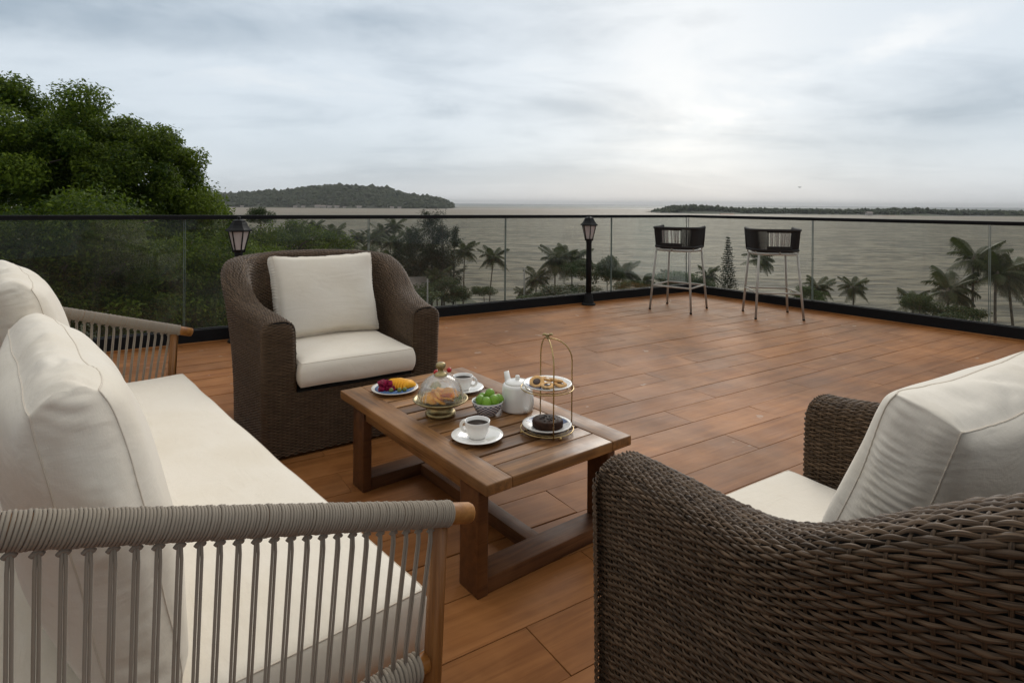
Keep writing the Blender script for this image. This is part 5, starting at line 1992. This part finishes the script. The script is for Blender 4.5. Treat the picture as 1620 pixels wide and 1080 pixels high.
def build_midground():
    pg = 'coconut palms in the grove behind the far armchair'
    palms = [
        (781, 408, 44, 122, 'lone coconut palm standing clear on the shore beside a pane joint', None, 0.0, 0.8),
        (879, 412, 62, 98, 'left one of two coconut palms left of the second lamp post', None, 0.1, 0.2),
        (904, 414, 62, 100, 'right one of two coconut palms left of the second lamp post', None, 0.1, -0.2),
        (849, 442, 44, 96, 'low coconut palm below and left of the paired palms', None, 0.1, 0.3),
        (986, 432, 48, 92, 'low coconut palm between the second lamp post and the stools', None, 0.15, 0.2),
        (829, 466, 30, 94, 'young palm at the foot of the paired palms', None, 0.0, 0.0),
        (735, 398, 40, 120, 'coconut palm with a thin straight trunk right of the feathery trees', None, 0.0, 0.2),
        (1200, 411, 46, 84, 'coconut palm showing between the legs of the right stool', None, 0.55, 0.5),
        (1293, 456, 44, 70, 'low coconut palm right of the right stool', None, 0.3, 0.2),
        (1349, 456, 42, 70, 'small coconut palm alone in front of the water', None, 0.25, 0.0),
        (1541, 412, 76, 52, 'windblown coconut palm behind the rightmost pane joint', None, 0.55, 0.4),
        (1578, 436, 76, 50, 'windblown coconut palm with a straight trunk at the right edge', None, 0.6, 0.2),
        (1596, 434, 74, 51, 'windblown coconut palm with a bent trunk at the right edge', None, 0.65, -1.1),
        (1500, 462, 74, 52, 'short bushy windblown palm left of the pane joint', None, 0.5, 0.1),
        (1442, 478, 44, 54, 'low windblown palm leftmost of the right hand palms', None, 0.3, 0.0),
        (1018, 448, 40, 90, 'low palm just left of the left stool', None, 0.1, 0.0),
        (1120, 436, 36, 84, 'small palm between the two stools', None, 0.2, 0.0),
        (1065, 446, 40, 86, 'low palm seen between the legs of the left stool', None, 0.2, 0.0),
    ]
    for i, (u, v, w, Y, lab, g, wind, lean) in enumerate(palms):
        place_palm(u, v, w, Y, lab, g, wind, lean, i, 22 if w < 80 else 26)
    grove = [(530, 368, 36, 150), (604, 368, 40, 140), (618, 384, 36, 132), (566, 376, 34, 150), (497, 360, 34, 130), (468, 362, 36, 118), (640, 396, 38, 128), (548, 392, 36, 128), (632, 430, 40, 110), (660, 424, 44, 112), (702, 420, 36, 118), (580, 402, 40, 112), (515, 374, 38, 140), (590, 380, 38, 136), (648, 374, 38, 130), (612, 412, 40, 116), (562, 412, 42, 112), (676, 400, 40, 114), (690, 440, 44, 104), (624, 358, 34, 140)]
    for i, (u, v, w, Y) in enumerate(grove):
        place_palm(u, v, w, Y, 'coconut palm in the crowded grove behind the far armchair', pg, 0.1, 0.3 * math.sin(i), 40 + i, 20)
    bushes = [
        (765, 449, 462, 50, 114, 0, 'round dark bush on the shore below the lone palm'),
        (930, 402, 430, 84, 88, 1, 'leafy green tree directly behind the second lamp post'),
        (960, 400, 432, 60, 84, 2, 'leafy green tree right of the second lamp post'),
        (905, 446, 464, 120, 82, 0, 'wide yellow green bush at the foot of the second lamp post'),
        (860, 458, 474, 90, 84, 1, 'dark low bush under the paired palms'),
        (1000, 440, 458, 60, 80, 2, 'low bush left of the left stool'),
        (1075, 424, 444, 80, 78, 0, 'leafy bush seen through the legs of the left stool'),
        (1110, 434, 452, 60, 76, 1, 'small bush between the two stools'),
        (1282, 450, 468, 60, 66, 2, 'dark bush at the right leg of the right stool'),
        (1455, 458, 482, 60, 50, 0, 'round dark bush between the low windblown palms'),
        (1512, 478, 500, 100, 48, 1, 'dark bush under the short windblown palm'),
        (700, 436, 458, 90, 100, 2, 'dark spreading bush under the feathery trees'),
        (640, 446, 472, 120, 92, 0, 'dark undergrowth bush right of the far armchair'),
        (720, 456, 472, 60, 98, 1, 'low dark bush beside the thin palm trunk'),
        (612, 452, 474, 80, 90, 2, 'small dark tree beside the hut roof'),
        (520, 378, 405, 110, 100, 1, 'hazy green tree behind the top of the armchair'),
        (430, 350, 395, 120, 70, 0, 'dense green tree right of the first lamp post'),
        (560, 396, 430, 120, 90, 2, 'deep green tree at the right shoulder of the armchair'),
        (412, 325, 345, 52, 60, 2, 'small dark treetop poking above the handrail by the first lamp post'),
        (345, 352, 400, 90, 48, 1, 'leafy tree left of the first lamp post'),
        (488, 396, 430, 120, 60, 1, 'bushy green tree behind the far cushion'),
        (405, 395, 440, 100, 44, 2, 'bright green bushy tree just right of the first lamp post'),
    ]
    for i, (u, vt, vc, w, Y, k, lab) in enumerate(bushes):
        place_bush(u, vt, vc, w, Y, k, lab, name='leafy_bush' if 'bush' in lab else 'leafy_tree', cat='bush' if 'bush' in lab else 'tree')


build_midground()


def build_feathery():
    """casuarinas: tall, wispy, drooping needles on thin upswept limbs"""
    specs = [(684, 331, 470, 66, 108, 'tallest feathery tree, its top above the handrail', 1.0), (655, 358, 470, 58, 110, 'feathery dark tree left of the tallest one', 0.9), (718, 352, 470, 34, 112, 'thin sparse feathery tree right of the tallest one', 0.45), (700, 346, 470, 44, 106, 'feathery tree pressed against the tallest one on its right', 0.7), (632, 376, 470, 40, 114, 'short feathery tree left of the feathery group', 0.7)]
    for k, (u, vt, vb, w, Y, lab, dens) in enumerate(specs):
        rng = np.random.default_rng(70 + k)
        top = at_y(u, vt, Y)
        gz = ground_z(top.x, top.y)
        h = top.z - gz
        R = w / 2 / F_PX * Y
        root = empty('feathery_tree', (top.x, top.y, gz), 0, lab, 'tree', 'feathery trees on the shore')
        mb = MB()
        mb.tube([(0, 0, -0.5), (0.1, 0, h * 0.5), (0, 0, h * 0.97)], [0.2, 0.13, 0.03], 7)
        pos, dirs = [], []
        for b in range(int(70 * dens) + 16):
            z = h * (0.28 + 0.70 * rng.random())
            t = (z / h - 0.28) / 0.72
            ln = R * (0.45 + 0.75 * rng.random()) * (1.1 - 0.75 * t ** 1.5)
            a = rng.random() * 2 * PI
            st = np.array([0, 0, z * 0.94])
            e = np.array([math.cos(a) * ln, math.sin(a) * ln, z * 0.94 + ln * (0.35 + 0.8 * rng.random())])
            mb.tube([st, (st + e) / 2 + (0, 0, 0.08 * ln), e], [0.035, 0.022, 0.008], 4, caps=False)
            m_ = 55
            s = rng.random(m_) ** 0.6
            p = st + (e - st) * s[:, None] + rng.normal(size=(m_, 3)) * R * 0.11
            pos.append(p)
            dd = rng.normal(size=(m_, 3)) * 0.6 + np.array([math.cos(a) * 0.5, math.sin(a) * 0.5, -0.25])
            dirs.append(dd)
        pos, dirs = np.concatenate(pos), np.concatenate(dirs)
        dirs /= np.linalg.norm(dirs, axis=1)[:, None]
        n = len(pos)
        sd = np.cross(dirs, rng.normal(size=(n, 3)))
        sd /= np.linalg.norm(sd, axis=1)[:, None]
        ln = 0.34 + 0.35 * rng.random(n)
        w_ = 0.045
        V = np.stack([pos - sd * w_, pos + sd * w_, pos + dirs * ln[:, None] + sd * w_ * 0.4, pos + dirs * ln[:, None] - sd * w_ * 0.4], 1).reshape(-1, 3)
        link('crown', quad_mesh('crown', V, np.arange(n * 4).reshape(-1, 4), needle_leaf, False, np.repeat(np.clip(0.4 + 0.25 * rng.normal(size=n), 0, 1), 4)), root)
        mb.obj('trunk', bark, root)
    # conical pine in front of the water
    u, vt, vb, Y = 1152, 375, 452, 70
    rng = np.random.default_rng(90)
    top = at_y(u, vt, Y)
    gz = ground_z(top.x, top.y)
    h = top.z - gz
    vis = (vb - vt) / F_PX * Y
    root = empty('pine_tree', (top.x, top.y, gz), 0, 'conical pine tree standing between the two bar stools', 'tree')
    mb = MB()
    mb.tube([(0, 0, -0.4), (0, 0, h)], [0.14, 0.02], 7)
    pos, dirs = [], []
    tiers = 24
    for k in range(tiers):
        z = h - 0.15 - (vis + 0.6) * (k / tiers) ** 0.95
        ln = 0.14 + 1.12 * (k / tiers) ** 0.9
        for b in range(7):
            a = b * 2 * PI / 7 + k * 0.7
            ll = ln * (0.75 + 0.45 * rng.random())
            st = np.array([0, 0, z])
            e = np.array([math.cos(a) * ll, math.sin(a) * ll, z + 0.12 * ll])
            mb.tube([st, e], [0.018, 0.006], 4, caps=False)
            m_ = 8 + int(16 * ll)
            s = 0.15 + 0.85 * rng.random(m_)
            pos.append(st + (e - st) * s[:, None] + rng.normal(size=(m_, 3)) * 0.03)
            dirs.append(rng.normal(size=(m_, 3)) * 0.5 + np.array([math.cos(a) * 0.5, math.sin(a) * 0.5, 0.55]))
    pos, dirs = np.concatenate(pos), np.concatenate(dirs)
    dirs /= np.linalg.norm(dirs, axis=1)[:, None]
    n = len(pos)
    sd = np.cross(dirs, rng.normal(size=(n, 3)))
    sd /= np.linalg.norm(sd, axis=1)[:, None]
    V = np.stack([pos - sd * 0.03, pos + sd * 0.03, pos + dirs * 0.17 + sd * 0.012, pos + dirs * 0.17 - sd * 0.012], 1).reshape(-1, 3)
    link('crown', quad_mesh('crown', V, np.arange(n * 4).reshape(-1, 4), needle_leaf, False, np.repeat(np.clip(0.4 + 0.25 * rng.normal(size=n), 0, 1), 4)), root)
    mb.obj('trunk', bark, root)


build_feathery()


def build_shore_bits():
    # hut between the palms, utility poles
    Y = 104
    c = at_y(648, 452, Y)
    gz = ground_z(c.x, c.y)
    root = empty('shore_hut', (c.x, c.y, gz), 0.25, 'low hut with a pale grey roof among the palms', 'hut')
    top = at_y(648, 438, Y).z - gz
    eave = at_y(648, 458, Y).z - gz
    w, d = 3.6, 3.0
    mb = MB()
    mb.box((-w * 0.9, -d * 0.8, 0), (w * 0.9, d * 0.8, eave))
    mb.obj('wall', plain('hut_wall', (0.20, 0.17, 0.14), 0.9, var=0.3, vscale=0.6), root, smooth=False)
    mb = MB()
    v = [(-w, -d, eave), (w, -d, eave), (w, d, eave), (-w, d, eave), (-w * 0.75, 0, top), (w * 0.75, 0, top)]
    v += [(x, y, z - 0.12) for x, y, z in v]
    mb.add(v, [(0, 1, 5, 4), (1, 2, 5), (2, 3, 4, 5), (3, 0, 4), (6, 10, 11, 7), (7, 11, 8), (8, 11, 10, 9), (9, 10, 6), (0, 6, 7, 1), (1, 7, 8, 2), (2, 8, 9, 3), (3, 9, 6, 0)])
    mb.obj('roof', plain('hut_roof', (0.19, 0.165, 0.15), 0.8, var=0.25, vscale=0.8), root, smooth=False)
    pole_mat = plain('pole_concrete', (0.30, 0.29, 0.27), 0.85, var=0.2, vscale=2)
    for u, vt, vb, Y, lab in ((676, 441, 478, 80, 'pale concrete pole just right of the far armchair'), (829, 423, 462, 92, 'thin dark pole left of the paired palms'), (628, 446, 472, 84, 'short pale pole beside the right arm of the armchair')):
        t_, b_ = at_y(u, vt, Y), at_y(u, vb + 25, Y)
        root = empty('utility_pole', (b_.x, b_.y, b_.z - 2), 0, lab, 'pole')
        mb = MB()
        mb.tube([(0, 0, 0), (0, 0, t_.z - b_.z + 2)], [0.13, 0.09], 8)
        mb.obj('shaft', pole_mat, root)
        mb = MB()
        mb.box((-0.3, -0.04, t_.z - b_.z + 1.6), (0.3, 0.04, t_.z - b_.z + 1.68))
        mb.obj('cross_arm', pole_mat, root, smooth=False)


build_shore_bits()


# ================================================================= FAR LAND
def blob_field(pts, name, mat, seed, parent=None):
    """many small irregular tree heads joined as one wood. pts: (x,y,z,r,h)"""
    bm = bmesh.new()
    bmesh.ops.create_icosphere(bm, subdivisions=1, radius=1.0)
    bv = np.array([v.co for v in bm.verts])
    bf = np.array([[v.index for v in f.verts] for f in bm.faces])
    bm.free()
    rng = np.random.default_rng(seed)
    pts = np.asarray(pts, float)
    n = len(pts)
    k = len(bv)
    disp = 1 + 0.28 * rng.normal(size=(n, k, 1)) * 0.8
    V = bv[None] * disp * np.stack([pts[:, 3], pts[:, 3], pts[:, 4]], 1)[:, None, :] + pts[:, None, :3]
    Fc = (bf[None] + (np.arange(n) * k)[:, None, None]).reshape(-1, 3)
    Q = np.concatenate([Fc, Fc[:, :1]], 1)
    me = bpy.data.meshes.new(name)
    me.from_pydata(V.reshape(-1, 3).tolist(), [], Fc.tolist())
    me.materials.append(mat)
    at = me.attributes.new('tone', 'FLOAT', 'POINT')
    at.data.foreach_set('value', np.repeat(np.clip(0.5 + 0.28 * rng.normal(size=n), 0, 1), k).astype(np.float32))
    me.polygons.foreach_set('use_smooth', [False] * len(me.polygons))
    me.update()
    return tag(link(name, me, parent), kind='stuff')


def build_far():
    rng = np.random.default_rng(55)
    land_mat = plain('far_ground', (0.040, 0.046, 0.024), 0.95, var=0.4, vscale=0.01)
    rock_mat = plain('shore_rock', (0.12, 0.10, 0.08), 0.95, var=0.4, vscale=0.02)
    # the hill island on the left: outline measured against the horizon
    Y = 2400.0
    us = [320, 350, 372, 395, 420, 445, 470, 495, 515, 535, 560, 590, 612, 630, 645, 662, 680, 695, 704, 714]
    vs = [311, 311, 308, 306, 305, 304, 300, 297, 294.5, 294, 295, 296.5, 299, 304, 309, 311, 311, 315, 322, 327]
    xs = np.array([at_y(u, v, Y).x for u, v in zip(us, vs)])
    hs = np.array([at_y(u, v, Y).z for u, v in zip(us, vs)]) - SEA_Z - 6
    n, m = 90, 24
    P = np.zeros((n, m, 3))
    for i, x in enumerate(np.linspace(xs[0] - 60, xs[-1] + 6, n)):
        hh = np.interp(x, xs, hs)
        for j in range(m):
            t = -1 + 2 * j / (m - 1)
            z = hh * max(0, (1 - abs(t) ** 1.7)) * (1 + 0.05 * mnoise.noise((x * 0.01, t * 3, 0))) - 3.5 * abs(t) ** 6
            P[i, j] = (x, Y + t * 330 * (1 if t < 0 else 1.4) , SEA_Z + z)
    mb = MB()
    mb.grid(P)
    tag(mb.obj('hill_island', land_mat), kind='structure', label='wooded headland on the left horizon')
    pts = []
    for k in range(5200):
        i, t = rng.uniform(0, n - 1.01), rng.uniform(-0.93, 0.35)
        j = (t + 1) / 2 * (m - 1)
        i0, j0 = int(i), int(j)
        p = P[i0, j0] + (P[i0 + 1, j0] - P[i0, j0]) * (i - i0) + (P[i0, min(j0 + 1, m - 1)] - P[i0, j0]) * (j - j0)
        if p[2] < SEA_Z + 1.0:
            continue
        r = rng.uniform(4.5, 8.0) if rng.random() < 0.88 else rng.uniform(9, 15)
        pts.append((p[0], p[1], p[2] + r * 0.35, r, r * rng.uniform(0.7, 1.15)))
    blob_field(pts, 'headland_woods', far_leaf, 3)
    # houses and boats along the foot of the headland
    white_wall = plain('far_house_wall', (0.44, 0.42, 0.39), 0.8, var=0.1, vscale=0.2)
    roof_mat = plain('far_house_roof', (0.24, 0.20, 0.18), 0.8, var=0.2, vscale=0.2)
    house = empty('shore_house', (0, 0, 0), 0, None, 'house', 'pale houses along the foot of the headland')
    mb = MB()
    mb.box((-7, -5, 0), (7, 5, 5))
    mb.obj('wall', white_wall, house, smooth=False)
    mb = MB()
    mb.add([(-8, -6, 5.01), (8, -6, 5.01), (8, 6, 5.01), (-8, 6, 5.01), (-8, 0, 8.5), (8, 0, 8.5)], [(0, 1, 5, 4), (2, 3, 4, 5), (1, 2, 5), (3, 0, 4), (3, 2, 1, 0)])
    mb.obj('roof', roof_mat, house, smooth=False)
    spots = [(383, 0.8), (467, 0.9), (480, 0.9), (503, 1.3), (512, 1.2), (521, 1.0), (533, 1.1), (545, 0.8), (568, 1.1), (620, 0.9), (632, 0.8)]
    for k, (u, s) in enumerate(spots):
        h = house if k == 0 else copy_tree(house)
        h.location = at_y(u, 330, 2085.0)
        h.location.z = SEA_Z - 0.4
        h.scale = (s, s, s)
        h.rotation_euler.z = rng.uniform(-0.4, 0.4)
        h['label'] = 'tiny pale house at the water under the wooded headland'
    # low spit on the right with its belt of trees
    us = [1040, 1058, 1066, 1080, 1100, 1130, 1160, 1200, 1260, 1320, 1372, 1412, 1440, 1500, 1560, 1640, 1760]
    vt = [333, 329, 325.5, 323.5, 322.5, 324, 327.5, 328.5, 328.5, 330, 330, 326.5, 329.5, 331, 331.5, 333, 334]
    Yr = 1500.0
    xr = np.array([at_y(u, v, Yr).x for u, v in zip(us, vt)])
    hr = np.array([at_y(u, v, Yr).z for u, v in zip(us, vt)]) - SEA_Z
    n, m = 80, 10
    P = np.zeros((n, m, 3))
    for i, x in enumerate(np.linspace(xr[0], xr[-1], n)):
        hh = max(1.5, np.interp(x, xr, hr) - 15)
        if i == 0:
            hh = -1.0
        for j in range(m):
            t = -1 + 2 * j / (m - 1)
            P[i, j] = (x, Yr + t * 160 + 40 * math.sin(x * 0.004), SEA_Z + (hh + 2) * max(0, 1 - t ** 2) - 2 * abs(t) ** 4)
    mb = MB()
    mb.grid(P)
    tag(mb.obj('low_spit', land_mat), kind='structure', label='low wooded spit of land on the right horizon')
    pts = []
    for k in range(4200):
        x = rng.uniform(xr[0] + 8, xr[-1])
        t = rng.uniform(-0.75, 0.5)
        hh = np.interp(x, xr, hr)
        base = max(1.0, (hh - 15)) * max(0, 1 - t ** 2)
        top = hh * (0.72 + 0.28 * rng.random()) * (1 + 0.05 * mnoise.noise((x * 0.02, 1, 1)))
        r = rng.uniform(3.0, 6.0)
        z = base + (top - base - r) * rng.random() ** 0.6
        if hh < 6:
            continue
        pts.append((x, Yr + t * 130 + 40 * math.sin(x * 0.004), SEA_Z + z, r, r * rng.uniform(0.8, 1.3)))
    blob_field(pts, 'spit_woods', far_leaf, 4)
    pink = plain('pink_roof', (0.36, 0.22, 0.17), 0.8, var=0.1, vscale=0.1)
    for u, v, w, hh, mt, lab in ((1404, 343, 13, 3, pink, 'long building with a faded pink roof on the spit'), (1375, 337, 4, 3, white_wall, 'small white building among the trees of the spit'), (1490, 346, 9, 4, pink, 'low pinkish building at the water on the spit'), (1150, 339.5, 10, 2, pink, 'low brown building at the near end of the spit')):
        Yb = 1320.0
        c = at_y(u, v, Yb)
        r_ = empty('spit_building', (c.x, c.y, SEA_Z), 0, lab, 'building')
        mb = MB()
        ww = w / F_PX * Yb
        zt = c.z - SEA_Z
        mb.box((-ww, -5, -1), (ww, 5, zt))
        mb.obj('wall', white_wall if mt is white_wall else mt, r_, smooth=False)
        mb = MB()
        mb.add([(-ww - 1, -6, zt + .01), (ww + 1, -6, zt + .01), (ww + 1, 6, zt + .01), (-ww - 1, 6, zt + .01), (-ww - 1, 0, zt + hh), (ww + 1, 0, zt + hh)], [(0, 1, 5, 4), (2, 3, 4, 5), (1, 2, 5), (3, 0, 4), (3, 2, 1, 0)])
        mb.obj('roof', mt if mt is pink else roof_mat, r_, smooth=False)
    # sand bar of the river mouth
    mb = MB()
    k = 40
    x0, x1 = at_y(690, 330, 2050).x, at_y(1030, 330, 2050).x
    P = np.zeros((k, 7, 3))
    for i in range(k):
        x = x0 + (x1 - x0) * i / (k - 1)
        wd = 150 * math.sin(PI * i / (k - 1)) ** 0.5 * (1 + 0.4 * mnoise.noise((x * 0.006, 0, 0)))
        for j in range(7):
            t = -1 + j / 3
            P[i, j] = (x, 2060 + t * wd + 30 * mnoise.noise((x * 0.01, 2, 0)), SEA_Z - 0.3 + 1.2 * (1 - t * t))
    mb.grid(P)
    tag(mb.obj('sand_bar', plain('wet_sand', (0.205, 0.160, 0.112), 0.7, var=0.15, vscale=0.02)), kind='structure', label='brown sand bar across the river mouth')
    # the bird
    c = at_y(1265, 296.5, 60.0)
    b = empty('bird', c, 0.4, 'small dark bird gliding over the right spit', 'bird')
    mb = MB()
    mb.tube([(0, -0.14, 0), (0, -0.08, 0.01), (0, 0.02, 0), (0, 0.14, 0)], [0.012, 0.034, 0.030, 0.006], 8)
    mb.obj('body', lamp_black, b)
    for s in (-1, 1):
        mb = MB()
        mb.add([(0, -0.06, 0.01), (0, 0.05, 0.01), (s * 0.16, 0.02, 0.06), (s * 0.16, -0.05, 0.06), (s * 0.30, -0.0, 0.03), (0, -0.06, 0.0), (0, 0.05, 0.0), (s * 0.16, 0.02, 0.05), (s * 0.16, -0.05, 0.05), (s * 0.30, -0.0, 0.025)],
               [(0, 3, 2, 1), (3, 4, 2), (5, 6, 7, 8), (8, 7, 9), (0, 5, 8, 3), (1, 2, 7, 6), (3, 8, 9, 4), (2, 4, 9, 7)])
        mb.obj('wing', lamp_black, b, smooth=False)


build_far()


# ================================================================= AIR
def build_haze():
    m = bpy.data.materials.new('haze_air')
    m.use_nodes = True
    t = NT(m.node_tree)
    t.n.clear()
    out = t.node('ShaderNodeOutputMaterial')
    pv = t.node('ShaderNodeVolumePrincipled')
    pv.inputs['Color'].default_value = (0.98, 0.985, 0.99, 1)
    pv.inputs['Density'].default_value = HAZE
    t.l.new(pv.outputs[0], out.inputs['Volume'])
    mb = MB()
    mb.box((-31000, -200, -29.0), (31000, 30500, 110.0))
    tag(mb.obj('haze', m, smooth=False), kind='stuff')


HAZE = 0.00006
build_haze()
